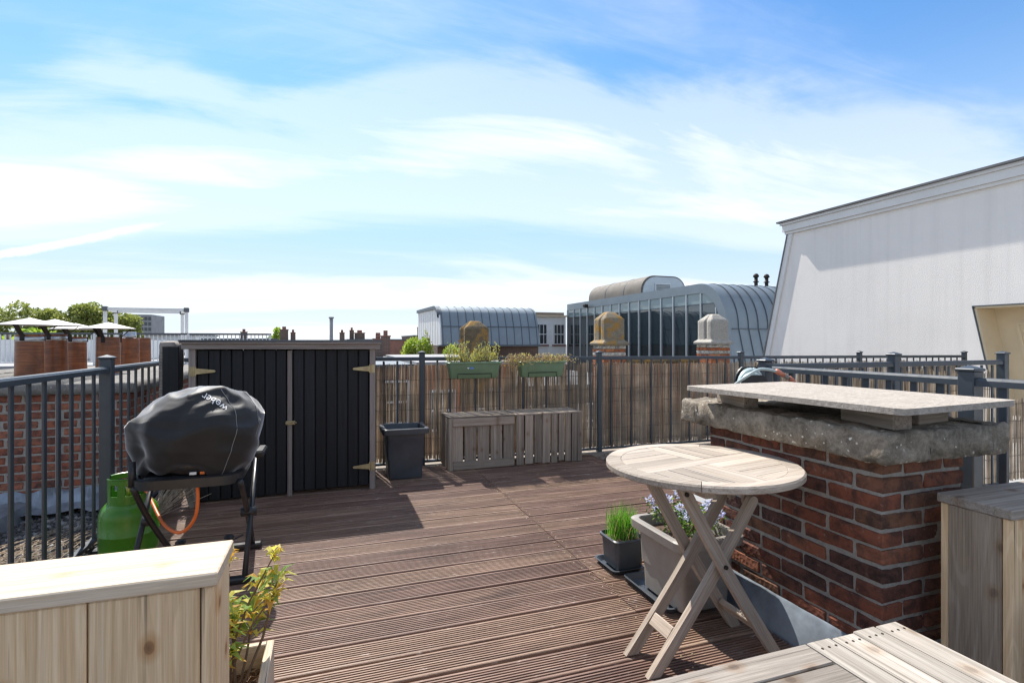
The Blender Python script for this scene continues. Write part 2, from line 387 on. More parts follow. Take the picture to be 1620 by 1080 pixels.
M_['lead'] = flat('lead_sheet', (.26, .3, .345), .5, .35, .35, 7, .3, 14)
M_['bitumen'] = flat('bitumen_roof', (.09, .088, .085), .9, 0, .3, 5, .4)
M_['gravel'] = flat('roof_gravel', (.075, .07, .068), .8, 0, .6, 25, val=(.6, 1.4))
M_['gravel_pale'] = flat('pale_gravel', (.27, .225, .18), .9, 0, .4, 30, .8, 80)
def reed_mat():
    t = NT('reed'); tc = t.coord((26, 26, .7), rand=False)
    c = t.noise(t.coord((60, 60, .5), rand=False), 1, 2, .5)
    col = t.ramp(c, [(.28, (.3, .235, .17)), (.46, (.52, .43, .33)), (.58, (.64, .56, .45)), (.72, (.8, .73, .62))])
    z = t.noise(t.coord((3, 3, 5), rand=False), 1, 4); col = t.hsv(col, val=t.ramp(z, [(.3, .7), (.7, 1.15)]))
    t.set(col, .7, 0, **{'Specular IOR Level': .3})
    tr = t.n('ShaderNodeBsdfTranslucent'); t.l(col, tr.inputs[0]); mx = t.n('ShaderNodeMixShader'); mx.inputs[0].default_value = .5
    t.l(t.b.outputs[0], mx.inputs[1]); t.l(tr.outputs[0], mx.inputs[2]); t.l(mx.outputs[0], t.out.inputs[0]); return t.mat
M_['reed'] = reed_mat()
M_['wire'] = flat('dark_wire', (.04, .035, .03), .6, .3)
M_['blackplastic'] = flat('black_plastic', (.016, .017, .019), .42, 0, .15, 10)
M_['darkplastic'] = flat('slate_plastic', (.048, .056, .066), .42, 0, .25, 6)
M_['greyplastic'] = flat('taupe_plastic', (.26, .235, .205), .5, 0, .15, 6)
M_['greenplastic'] = flat('sage_plastic', (.15, .24, .14), .45, 0, .12, 6)
M_['tank'] = flat('green_enamel', (.06, .21, .016), .32, 0, .15, 5, .04, 20)
M_['brass'] = flat('brass', (.5, .36, .14), .4, .9)
M_['zincplate'] = flat('yellowed_zinc_plating', (.42, .34, .19), .45, .6, .25, 18)
M_['orange'] = flat('orange_rubber', (.75, .16, .025), .45)
def cover_mat():
    t = NT('black_cover_fabric'); v = t.coord(rand=False); w = t.noise(v, 300, 2); b = t.noise(v, 5, 4)
    col = t.mix(b, (.012, .012, .013), (.024, .0235, .023)); t.bump(w, .25, .001)
    return t.set(col, .55, 0, **{'Specular IOR Level': .3, 'Sheen Weight': .9, 'Sheen Roughness': .35})
M_['cover'] = cover_mat()
M_['white'] = flat('white_print', (.75, .75, .74), .6)
M_['stitch'] = flat('grey_thread', (.2, .2, .2), .7)
M_['steel'] = flat('galvanised_steel', (.45, .46, .47), .35, .9, .1)
def pot_mat():
    t = NT('glazed_brown_clay'); v = t.coord((1, 1, 1)); s_ = t.noise(t.coord((1, 1, 14)), 5, 4, .6, .5); b = t.noise(v, 6, 4)
    col = t.ramp(s_, [(.3, (.15, .042, .013)), (.55, (.28, .085, .024)), (.75, (.38, .135, .04))]); col = t.mix(t.ramp(b, [(.35, .6), (.55, 0.)]), col, (.09, .035, .018))
    ck = t.voro(t.coord((5, 5, 3)), 1, 'DISTANCE_TO_EDGE'); col = t.mix(.4, col, t.ramp(ck, [(.0, .2), (.012, 1)]), 'MULTIPLY')
    return t.set(col, .38, 0, **{'Specular IOR Level': .5})
M_['pot'] = pot_mat()
M_['capmetal'] = flat('weathered_zinc_cap', (.5, .48, .45), .55, .2, .12, 6)
M_['strap'] = flat('dark_rusty_iron', (.035, .026, .022), .7, .3)
M_['zinc'] = flat('standing_seam_zinc', (.22, .26, .285), .5, .3, .08, 1.2, val=(.93, 1.07))
M_['zinc_dark'] = flat('dark_seam_zinc', (.1, .12, .14), .5, .4)
M_['zinc_pale'] = flat('pale_zinc_trim', (.5, .54, .56), .4, .4, .06, 2)
M_['roofbrown'] = flat('brown_bitumen_shell', (.17, .15, .125), .8, 0, .15, 2)
M_['louvre'] = flat('louvre_grey', (.28, .3, .3), .5)
def glass_mat(name, col, ior=1.9):
    t = NT(name); n = t.noise(t.coord(), .7, 2); c = t.mix(n, tuple(.8*x for x in col), tuple(1.2*x for x in col))
    t.b.inputs['IOR'].default_value = ior; t.bump(t.noise(t.coord(), .5, 2), .06, .3)
    return t.set(c, .03, 0, **{'Specular IOR Level': .5})
M_['glass'] = glass_mat('tinted_glass', (.02, .03, .034), 2.1)
M_['glass_up'] = glass_mat('painted_sky_glass_band', (.2, .27, .28), 1.7)  # paler base colour stands in for sky reflected in the upper panes
M_['pane'] = glass_mat('window_glass', (.025, .035, .045), 1.6)
def stucco_mat(name, col, sc=40, st=.5):
    t = NT(name); v = t.coord(rand=False); n = t.noise(v, sc, 6, .65); b = t.noise(v, .9, 5, .6); s_ = t.noise(t.coord((3.5, 3.5, .16), rand=False), 1.5, 5, .65)
    c = t.mix(t.ramp(b, [(.35, .0), (.7, .4)]), col, tuple(.86*x for x in col)); c = t.mix(t.ramp(s_, [(.5, 0.), (.72, .4)]), c, tuple(.8*x for x in col))
    t.bump(n, st, .02); return t.set(c, .9, 0, **{'Specular IOR Level': .2})
M_['stucco'] = stucco_mat('white_stucco', (.88, .835, .775), 70, .3)
M_['render'] = stucco_mat('pale_render', (.66, .66, .64), 20, .15)
M_['whitepaint'] = flat('white_paint', (.78, .78, .76), .5, 0, .05, 3)
M_['cream'] = flat('cream_paint', (.66, .54, .36), .55, 0, .06, 3)
M_['cornice'] = flat('grey_white_paint', (.74, .73, .7), .5, 0, .06, 2)
M_['darkgrey'] = flat('dark_grey_roof', (.13, .135, .14), .8, 0, .25, .6)
M_['midgrey'] = flat('grey_concrete_block', (.3, .3, .3), .85, 0, .15, .4)
def brickwall_mat(name, a, b, mo, sc=1):
    t = NT(name); tc = t.n('ShaderNodeTexCoord'); br = t.n('ShaderNodeTexBrick')
    sp = t.n('ShaderNodeSeparateXYZ'); t.l(tc.outputs['Object'], sp.inputs[0]); cb = t.n('ShaderNodeCombineXYZ')
    t.l(t.math('ADD', sp.outputs[0], sp.outputs[1]), cb.inputs[0]); t.l(sp.outputs[2], cb.inputs[1]); t.l(cb.outputs[0], br.inputs['Vector'])
    for k, v in (('Color1', (*a, 1)), ('Color2', (*b, 1)), ('Mortar', (*mo, 1)), ('Scale', 1), ('Brick Width', .22*sc), ('Row Height', .0625*sc), ('Mortar Size', .006*sc)): br.inputs[k].default_value = v
    n = t.noise(t.coord(rand=False), .8, 5); return t.set(t.hsv(br.outputs[0], val=t.ramp(n, [(.3, .75), (.7, 1.15)])), .9)
M_['wall_brick'] = brickwall_mat('far_brick', (.27, .095, .06), (.2, .075, .05), (.3, .27, .24))
M_['wall_orange'] = brickwall_mat('far_orange_brick', (.5, .16, .06), (.42, .13, .05), (.4, .33, .27))
M_['wall_brown'] = brickwall_mat('far_brown_brick', (.16, .1, .075), (.12, .08, .06), (.22, .19, .17))
M_['leaf_grass'] = leafmat('chive_leaf', (.07, .2, .025), (.15, .32, .05), .45)
M_['leaf_dark'] = leafmat('shrub_leaf', (.03, .085, .018), (.08, .17, .03), .35)
M_['leaf_yellow'] = leafmat('yellow_green_leaf', (.45, .47, .08), (.7, .6, .16), .45, 14)
M_['leaf_green'] = leafmat('fresh_green_leaf', (.16, .27, .06), (.3, .4, .1), .4, 14)
M_['leaf_amber'] = leafmat('amber_leaf', (.45, .24, .04), (.55, .36, .08), .45, 14)
M_['leaf_lav'] = leafmat('lavender_leaf', (.24, .27, .12), (.46, .47, .25), .35)
M_['leaf_dry'] = leafmat('dry_stem', (.3, .17, .09), (.55, .42, .26), .3)
M_['leaf_tree'] = leafmat('tree_leaf', (.16, .2, .05), (.34, .36, .11), .35, .9)
M_['leaf_tree2'] = leafmat('bright_tree_leaf', (.2, .3, .05), (.38, .46, .09), .4, .9)
M_['flower'] = leafmat('blue_flower', (.5, .53, .8), (.72, .74, .9), .3)
M_['stem'] = flat('plant_stem', (.14, .09, .05), .8)
M_['bark'] = flat('bark', (.12, .09, .065), .9, 0, .3, 10, .5)
M_['soil'] = flat('bark_mulch', (.13, .075, .045), .95, 0, .5, 40, .9, 60, (.6, 1.5))
M_['hose'] = flat('pale_hose', (.42, .5, .49), .4)
# ------------------------------------------------------------------ setting
def struct(name, mb, mat, smooth=False):
    return tag(mb.build(name, mat, None, smooth), kind='structure')
b = MB(); b.add([(-1500,-1500,-13),(1500,-1500,-13),(1500,1500,-13),(-1500,1500,-13)], [(0,1,2,3)]); struct('street_ground', b, flat('street_paving', (.16, .155, .15), .9, 0, .3, .05))
b = MB(); b.box(-1.36, 2.76, -4, 5.62, -13, -.075); struct('terrace_roof', b, M_['bitumen'])
b = MB(); b.box(-5.4, -1.365, -4, 8.6, -13, -.06); struct('left_flat_roof', b, M_['bitumen'])
b = MB(); b.box(2.765, 9.45, -4, 5.62, -13, -.09); struct('right_flat_roof', b, M_['midgrey'])
b = MB(); b.box(-1.34, 8.9, 5.06, 5.6, -.07, -.012); struct('gravel_strip', b, M_['gravel_pale'])
# decking: every board a piece of its own, grooved profile extruded along X
deck = thing('wooden_deck', 'brown grooved hardwood decking of the roof terrace', 'deck', (0, 2.5, -.03)); deck['kind'] = 'structure'; del deck['category']
def board_mesh(L_, seed):
    w, t = .1372, .026; rng = random.Random(seed)
    pr = [(-w/2, -t), (-w/2, -.006), (-w/2+.0015, -.002), (-w/2+.005, 0)]
    n = 8; p0 = -w/2+.0105; pit = (w-.021)/n
    for i in range(n):
        c = p0+(i+.5)*pit
        pr += [(c-.0044, 0), (c-.0034, -.006), (c+.0034, -.006), (c+.0044, 0)]
    pr += [(w/2-.005, 0), (w/2-.0015, -.002), (w/2, -.006), (w/2, -t)]
    k = len(pr); segs = max(2, int(L_/.5)); vs = []
    ph = rng.uniform(0, 9)
    for i in range(segs+1):
        x = L_*i/segs; dz = .0016*math.sin(x*2.1+ph); dy = .0012*math.sin(x*1.3+ph*2)
        vs += [(x, y+dy, z+dz) for y, z in pr]
    fs = [(i*k+j, (i+1)*k+j, (i+1)*k+j+1, i*k+j+1) for i in range(segs) for j in range(k-1)]
    fs += [(i*k, i*k+k-1, (i+1)*k+k-1, (i+1)*k) for i in range(segs)]
    fs += [tuple(range(k)), tuple(segs*k+j for j in range(k))[::-1]]
    me = bpy.data.meshes.new('board'); me.from_pydata(vs, [], fs); me.materials.append(M_['deck']); me.update(); return me
BM = {}
def board(x0, x1, y):
    L_ = round(x1-x0, 3); key = (L_, random.randrange(4))
    if key not in BM: BM[key] = board_mesh(L_, hash(key) % 99)
    m = Matrix.Translation((x0, y, random.uniform(-.0015, .0015))) @ Matrix.Rotation(random.uniform(-.007, .007), 4, 'X')
    link('board', BM[key], deck, m)
for k in range(-18, 13):
    yc = 3.245 + (k-.5)*.1506
    board(-1.245, 1.287+random.uniform(-.001, .001), yc)
    board(1.2895, 1.725 if 1.2 < yc < 2.27 else 2.625, yc)
b = MB()
for x in (-1.1, -.5, .1, .7, 1.25, 1.33, 2.5): b.box(x-.02, x+.02, .5, 5.05, -.072, -.028)
b.build('joist', M_['joist'], deck)
b = MB()
for k in range(-18, 13):
    yc = 3.245 + (k-.5)*.1506
    for x in (1.262, 1.312):
        for dy in (-.035, .035): b.lathe([(0, .0018), (.0035, .0014), (.0042, -.001)], 6, (x+random.gauss(0, .003), yc+dy+random.gauss(0, .003), .001))
b.build('screw_heads', M_['zincplate'], deck)['kind'] = 'stuff'
b = MB(); b.box(-1.245, 2.62, 5.058, 5.08, -.07, -.002); b.build('edge_board', M_['deck'], deck)

# ------------------------------------------------------------------ railings
def railing(name, label, a, b, posts, ztop, zbot, bars, zt2=None, post_top=.06, cat='railing', g_=.032, bw=.03):
    A, B = Vector((*a, 0)), Vector((*b, 0)); D = (B-A).normalized(); L_ = (B-A).length
    zt2 = ztop if zt2 is None else zt2
    zt = lambda s: ztop+(zt2-ztop)*s/L_
    r = thing(name, label, cat, (a[0], a[1], 0))
    P = lambda s, z: A + D*s + Vector((0,0,z))
    ends = sorted(set([0, L_]+list(posts)))
    for s0, s1 in zip(ends, ends[1:]):
        if s1-s0 < .2: continue
        m = MB(); p, q = P(s0+.02, zt(s0)-.018), P(s1-.02, zt(s1)-.018)
        Mx = frame(p, q); Ln = (q-p).length; w, h = .046, .036
        pr = [(-w/2, -h/2), (w/2, -h/2), (w/2, h*.2), (w*.36, h/2), (-w*.36, h/2), (-w/2, h*.2)]
        n = len(pr); vs = [Mx @ Vector((x, y, z)) for x in (0, Ln) for y, z in pr]
        m.add(vs, [tuple(range(n))[::-1], tuple(range(n, 2*n))]+[(i, (i+1) % n, n+(i+1) % n, n+i) for i in range(n)]); m.build('top_rail', M_['rail'], r)
        plank('bottom_rail', P(s0+.02, zbot), P(s1-.02, zbot), .036, .022, M_['rail'], r, ch=.002)
    bm = {}
    for s in bars:
        if s < .03 or s > L_-.03 or any(abs(s-p) < .055 for p in posts): continue
        plank('bar', P(s, zbot), P(s, round(zt(s)-.036, 2)), bw, .011, M_['rail'], r, up=(D.y, -D.x, 0), ch=.002)
    for s in posts:
        m = MB(); h = zt(s)+post_top; c = P(s, 0); g = g_
        m.cbox(-g, g, -g, g, -.07, h-.012, .004); m.cbox(-g-.007, g+.007, -g-.007, g+.007, h-.0125, h, .003)
        m.add([(-g-.004,-g-.004,h),(g+.004,-g-.004,h),(g+.004,g+.004,h),(-g-.004,g+.004,h),(0,0,h+.014)], [(0,1,4),(1,2,4),(2,3,4),(3,0,4)])
        m.cbox(-.06, .06, -.06, .06, -.07, -.06, .002)
        m.build('post', M_['rail'], r, mtx=frame(c, c+D))
    return r
railing('railing', 'slate blue metal railing on the left, in front of the chimney stack', (-1.3, 0.0), (-1.3, 5.14), [.35, 2.1, 3.88], 1.045, .05, [2.849-.14*20+.14*k for k in range(40)])
railing('railing', 'long slate blue railing across the back, threaded through the reed screen', (-1.3, 5.2), (8.9, 5.2), [2.15, 4.10, 6.04, 8.02, 10.13], 1.06, .022, [.482+1.3-.13*12+.13*k for k in range(90)], 1.0, .05, g_=.026, bw=.019)
railing('railing', 'near right railing running behind the brick pier towards the camera', (2.67, 2.71), (2.67, -.6), [.0, 1.16, 2.4], 1.042, .05, [2.71-2.028-.12*5+.12*k for k in range(30)], post_top=.04)
railing('railing', 'middle right railing that leaves the corner post towards the white house', (2.67, 2.78), (5.22, 2.78), [1.27, 2.52], 1.05, .04, [.05+.13*k for k in range(22)], g_=.03, bw=.022)

def reed_screen(name, label, pts, ztop, z0, thin=None, weave=0, wx0=0, pitch=.0034):
    """a roll of reeds tied with wire, along the polyline pts; one countless mass of stalks plus its wires"""
    r = thing(name, label, 'reed screen', (*pts[0], 0)); m = MB()
    segs = [(Vector((*a, 0)), Vector((*c, 0))) for a, c in zip(pts, pts[1:])]
    for A, B in segs:
        D = (B-A).normalized(); Nn = Vector((D.y, -D.x, 0)); s = 0; L_ = (B-A).length
        while s < L_:
            s += pitch*random.uniform(.5, 1.5)
            if thin and random.random() < thin(s): continue
            off = weave*math.cos(math.pi*(s-wx0)/.13) + random.uniform(-.004, .004)
            p = A+D*s+Nn*off; rr = random.uniform(.0022, .0044); h = ztop(s)+random.gauss(0, .012)
            if random.random() < .04: h -= random.uniform(.03, .12)
            ln = random.gauss(0, .006); ln2 = random.gauss(0, .004)
            m.tube([p+Vector((0,0,z0+random.uniform(0, .02))), p+D*ln2+Vector((0,0,(z0+h)/2))+Nn*random.gauss(0, .003), p+D*ln+Vector((0,0,h))], [rr, rr*.95, rr*.75], 4)
    st = m.build('reed_stalks', M_['reed'], r); st['kind'] = 'stuff'
    w = MB()
    for A, B in segs:
        D = (B-A).normalized(); Nn = Vector((D.y, -D.x, 0)); L_ = (B-A).length; n = max(2, int(L_/.065))
        for zz in [z0+.07+.145*k for k in range(7)]:
            if zz > ztop(0)-.03: break
            for sd in (1, -1):
                w.tube([A+D*(L_*i/n)+Nn*(weave*math.cos(math.pi*(L_*i/n-wx0)/.13)+sd*.0065)+Vector((0,0,zz+random.gauss(0, .003))) for i in range(n+1)], .0013, 4, False)
    ww = w.build('tie_wire', M_['wire'], r); ww['kind'] = 'stuff'
    return r
reed_screen('reed_screen', 'brown reed screen woven through the long back railing', [(.36, 5.2), (8.85, 5.2)], lambda s: .965+.008*math.sin(s*3)-.006*s, .03,
            thin=lambda s: .6 if s < .62 else (.45 if s < .95 else (.2 if s < 1.5 else .02)), weave=.02, wx0=.12, pitch=.0029)
reed_screen('reed_screen', 'ragged reed screen along the middle right railing', [(2.72, 2.815), (5.2, 2.815)], lambda s: .955+.02*math.sin(s*5)+.012*math.sin(s*17), .02, thin=lambda s: .12, pitch=.006)
reed_screen('reed_screen', 'lower reed screen at the right edge beyond the railing posts', [(5.24, 2.86), (6.6, 2.86)], lambda s: .7, .02, thin=lambda s: .08, pitch=.006)

# ------------------------------------------------------------------ brick pier with coping
brick_meshes = {}
def brick(parent, x0, x1, y0, y1, z0, z1, mat):
    c = Vector(((x0+x1)/2, (y0+y1)/2, (z0+z1)/2)); k = (round(x1-x0, 3), round(y1-y0, 3), mat.name, random.randrange(6))
    if k not in brick_meshes:
        b = MB(); b.cbox(x0-c.x, x1-c.x, y0-c.y, y1-c.y, z0-c.z, z1-c.z, .005, jit=.003)
        me = bpy.data.meshes.new('brick'); me.from_pydata(b.v, [], b.f); me.materials.append(mat); me.update(); brick_meshes[k] = me
    o = link('brick', brick_meshes[k], parent, Matrix.Translation(c+Vector((random.gauss(0, .0015), random.gauss(0, .0015), random.gauss(0, .001)))) @ Matrix.Rotation(random.gauss(0, .006), 4, 'Y'))
PX0, PX1, PY0, PY1, PZT = 1.787, 2.205, 1.30, 2.17, .797
pier = thing('brick_pier', 'low dark red brick chimney pier with a rough concrete coping', 'brick pier', (2.0, 1.73, 0))
g = .0125
for i in range(13):
    z1 = PZT-.006-i*.0625; z0 = z1-.0505
    if z0 < -.04: break
    if i % 2 == 0:
        n = 4; p = (PY1-PY0+g)/n
        for X0, X1 in ((PX0, PX0+.1), (PX1-.1, PX1)):
            for j in range(n): brick(pier, X0, X1, PY0+j*p, PY0+(j+1)*p-g, z0, z1, M_['brick'])
        for Y0, Y1 in ((PY0, PY0+.1), (PY1-.1, PY1)): brick(pier, PX0+.1+g, PX1-.1-g, Y0, Y1, z0, z1, M_['brick'])
    else:
        p = (PX1-PX0+g)/2
        for Y0, Y1 in ((PY0, PY0+.1), (PY1-.1, PY1)):
            for j in range(2): brick(pier, PX0+j*p, PX0+(j+1)*p-g, Y0, Y1, z0, z1, M_['brick'])
        q0, q1 = PY0+.1+g, PY1-.1-g; n = 3; p = (q1-q0+g)/n
        for X0, X1 in ((PX0, PX0+.1), (PX1-.1, PX1)):
            for j in range(n): brick(pier, X0, X1, q0+j*p, q0+(j+1)*p-g, z0, z1, M_['brick'])
def rough_box(x0, x1, y0, y1, z0, z1, step, amp, rad, seed=0, top_amp=None):
    """a block with rounded, chipped, weathered faces"""
    import bmesh
    bm = bmesh.new(); bmesh.ops.create_cube(bm, size=1)
    for v in bm.verts: v.co = Vector(((x0, x1)[v.co.x > 0], (y0, y1)[v.co.y > 0], (z0, z1)[v.co.z > 0]))
    for ax, n in ((0, (x1-x0)/step), (1, (y1-y0)/step), (2, (z1-z0)/step)):
        es = [e for e in bm.edges if abs((e.verts[0].co-e.verts[1].co)[ax]) > 1e-6 and all(abs((e.verts[0].co-e.verts[1].co)[k]) < 1e-6 for k in range(3) if k != ax)]
        if int(n) > 1: bmesh.ops.subdivide_edges(bm, edges=es, cuts=int(n)-1, use_grid_fill=True)
    lo, hi = Vector((x0, y0, z0)), Vector((x1, y1, z1)); out = MB(); idx = {}
    for i, v in enumerate(bm.verts):
        c = v.co.copy(); inner = Vector([min(max(c[k], lo[k]+rad), hi[k]-rad) for k in range(3)])
        d = c-inner
        if d.length > 1e-6: c = inner+d.normalized()*min(d.length, rad)
        n = d.normalized() if d.length > 1e-6 else Vector((0,0,1))
        q = c*15+Vector((seed, seed*2, 0)); h = mnoise.fractal(q, .75, 2.1, 6)*amp - max(0, mnoise.noise(c*22+Vector((0, 0, seed)))-.2)*amp*1.8
        if top_amp is not None and n.z > .9: h *= top_amp
        v.co = c+n*h
    bm.verts.index_update(); out.add([v.co for v in bm.verts], [tuple(v.index for v in f.verts) for f in bm.faces]); bm.free(); return out
rough_box(PX0+.0065, PX1-.0065, PY0+.0065, PY1-.0065, -.07, PZT-.002, .02, .0035, .004).build('mortar_core', M_['mortar'], pier, True)
cop = rough_box(1.69, 2.315, 1.215, 2.275, .797, .905, .0125, .0065, .014, 3, 1.3).build('coping', M_['coping'], pier, True)
b = MB(); b.prism([(1.74, 1.22), (2.27, 1.22), (2.27, 2.24), (1.74, 2.24)], 'z', -.069, -.03); b.build('lead_tray', M_['lead'], pier)
# lead flashing dressed round the pier foot: upstand plus a lip that leans out
def flashing(parent, x0, x1, y0, y1, h):
    m = MB(); n = 26
    ring = [((x0, y0), (x1, y0)), ((x1, y0), (x1, y1)), ((x1, y1), (x0, y1)), ((x0, y1), (x0, y0))]
    for (ax, ay), (bx, by) in ring:
        d = Vector((bx-ax, by-ay, 0)); o = Vector((d.y, -d.x, 0)).normalized(); vs = []
        for i in range(n+1):
            p = Vector((ax, ay, 0))+d*(i/n); w = mnoise.noise(p*9)*.006
            vs += [p+o*(.006+w*.5)+Vector((0,0,h+w)), p+o*(.014+w)+Vector((0,0,h-.012+w)), p+o*(.038+w*1.5)+Vector((0,0,.02)), p+o*.06+Vector((0,0,-.06))]
        m.add(vs, [(i*4+j, i*4+j+1, (i+1)*4+j+1, (i+1)*4+j) for i in range(n) for j in range(3)])
    return m.build('lead_flashing', M_['lead'], parent, True)
flashing(pier, PX0, PX1, PY0, PY1, .135)

# board on blocks on the coping
sl_ = thing('slab_tabletop', 'pale weathered board resting on wooden blocks on the brick pier', 'tabletop', (1.95, 1.65, .97))
m = MB(); A0 = [(1.69, 1.16), (2.345, 1.21), (2.27, 2.17), (1.60, 2.12)]; cx = sum(p[0] for p in A0)/4; cy = sum(p[1] for p in A0)/4
def rounded(poly, r, n=5):
    out = []; k = len(poly)
    for i in range(k):
        p = Vector((*poly[i], 0)); a = (Vector((*poly[i-1], 0))-p).normalized(); c = (Vector((*poly[(i+1) % k], 0))-p).normalized()
        for j in range(n+1):
            t = j/n; q = (p+a*r)*(1-t)**2 + p*2*t*(1-t) + (p+c*r)*t*t; out.append((q.x, q.y))
    return out
rp = rounded(A0, .03); m.prism(rp, 'z', .968, .989); m.build('board_top', M_['slab'], sl_)
for (x, y, l, rz, w) in ((1.83, 1.36, .24, 78, .07), (2.06, 1.34, .2, 8, .06), (1.8, 2.0, .26, 75, .07), (2.14, 1.98, .2, 80, .06)):
    c = Vector((x, y, .936)); d = Vector((math.cos(R(rz)), math.sin(R(rz)), 0))*l/2
    tag(plank('support_block', c-d, c+d, w, .064, M_['crate'], None), {1.83: 'wooden block under the near left corner of the pier board', 2.06: 'short wooden block lying crosswise under the near edge of the pier board', 1.8: 'wooden block under the far left corner of the pier board', 2.14: 'wooden block under the far right corner of the pier board'}[x], 'wood block', 'wooden blocks under the pier board')
# ------------------------------------------------------------------ shed
SX0, SX1, SY0, SY1 = -.985, .345, 4.46, 5.12
shed = thing('garden_shed', 'black stained plank storage shed with grey timber trim and flat roof', 'shed', (-.32, 4.8, 0))
b = MB(); b.box(SX0+.03, SX1-.03, SY0+.06, SY1-.02, .03, 1.1); b.build('inner_wall', M_['joist'], shed)
for x, side in ((SX0+.003, -1), (SX1-.003, 1)):
    for j in range(5): plank('side_board', (x, SY0+.075+j*.13, .02), (x, SY0+.075+j*.13, 1.15), .126, .018, M_['shed'], shed, up=(1,0,0))
for j in range(10): plank('back_board', (SX0+.07+j*.131, SY1, .02), (SX0+.07+j*.131, SY1, 1.15), .127, .018, M_['shed'], shed, up=(0,1,0))
for x in (SX0+.022, SX1-.022): plank('corner_post', (x, SY0-.008, .0), (x, SY0-.008, 1.155), .044, .046, M_['trim'], shed, up=(0,1,0))
def rot_plank(*a, **k): return plank(*a, **k)
# roof: sloping slab of boards with a fascia in front
fas = plank('fascia_board', (SX0-.04, SY0-.04, 1.168), (SX1+.035, SY0-.04, 1.162), .026, .05, M_['trim'], shed, up=(0,0,1))
rf = MB(); rf.prism([(SY0-.075, 1.196), (SY1+.04, 1.176), (SY1+.04, 1.192), (SY0-.075, 1.212)], 'x', SX0-.055, SX1+.05); rf.build('roof', M_['darkgrey'], shed)
plank('roof_edge_strip', (SX0-.05, SY0-.066, 1.196), (SX1+.045, SY0-.066, 1.19), .018, .022, M_['trim'], shed)
XM = .0*0 + -.30
def shed_door(x0, x1, n, hinge_x, zb, side):
    d = MB(); d.box(x0, x1, SY0+.012, SY0+.03, zb+.02, 1.13); dd = d.build('door', M_['joist'], shed)
    w = (x1-x0)/n
    for j in range(n):
        x = x0+(j+.5)*w; o = random.uniform(-.002, .003); ww = w-random.uniform(.003, .007)
        plank('board', (x, SY0+.002+o, zb+random.uniform(0, .006)), (x, SY0+.002+o, 1.135), round(ww, 3), .018, M_['shed'], dd, up=(0,1,0), ch=.004)
    for z in (.98, .19):
        h = MB(); s = side
        h.prism([(hinge_x-s*.026, z-.033), (hinge_x+s*.02, z-.033), (hinge_x+s*.02, z-.022), (hinge_x+s*.14, z-.009), (hinge_x+s*.148, z), (hinge_x+s*.14, z+.009), (hinge_x+s*.02, z+.022), (hinge_x+s*.02, z+.033), (hinge_x-s*.026, z+.033)][::s], 'y', SY0-.0355, SY0-.0315)
        h.tube([(hinge_x+s*.004, SY0-.036, z-.036), (hinge_x+s*.004, SY0-.036, z+.036)], .006, 8)
        for q in (.035, .07, .11): h.lathe([(0, .003), (.004, .002), (.005, 0)], 8, (hinge_x+s*q, SY0-.036, z))
        h.build('hinge', M_['zincplate'], dd)
    return dd
dl = shed_door(SX0+.05, XM-.022, 8, SX0+.03, .012, 1)
dr = shed_door(XM+.022, SX1-.05, 7, SX1-.03, .03, -1)
plank('centre_strip', (XM, SY0-.014, .0), (XM, SY0-.014, 1.13), .034, .016, M_['trim'], shed, up=(0,1,0))
la = MB(); la.cbox(XM-.028, XM+.04, SY0-.03, SY0-.024, .555, .585, .002); la.tube([(XM-.03, SY0-.034, .57), (XM+.052, SY0-.034, .57)], .005, 8); la.cbox(XM+.02, XM+.03, SY0-.042, SY0-.03, .556, .584, .002); la.build('latch', M_['zincplate'], shed)

# upright sleeper left of the shed, with the loose reeds and offcuts below it
sp = thing('timber_sleeper', 'upright weathered timber sleeper with a charred black face left of the shed', 'timber post', (-1.12, 4.62, 0))
rough_box(-1.2, -1.09, 4.52, 4.78, -.02, 1.2, .03, .008, .015, 5).build('sleeper_core', M_['grey'], sp, True)
plank('charred_board', (-1.115, 4.505, .0), (-1.115, 4.505, 1.165), .105, .018, M_['shed'], sp, up=(0,1,0))
lr = thing('reed_bundle', 'loose bundle of dark reed stalks leaning at the foot of the shed', 'reed bundle', (-1.05, 4.3, 0))
m = MB()
for i in range(70):
    u = random.random(); p = Vector((-1.2+.1*random.random(), 3.95+.12*random.random(), .012+.03*random.random())); q = Vector((-.985+.04*random.gauss(0,1), 4.4+.03*random.gauss(0,1), .06+.3*u))
    m.tube([p, q], [.003, .0025], 4)
m.build('reed_stalks', M_['reed'], lr)['kind'] = 'stuff'
tag(plank('board_offcut', (-.93, 4.36, .0), (-1.02, 4.42, .27), .06, .02, M_['grey'], None, up=(0,1,0)), 'short grey board offcut leaning on the left foot of the shed', 'board offcut')

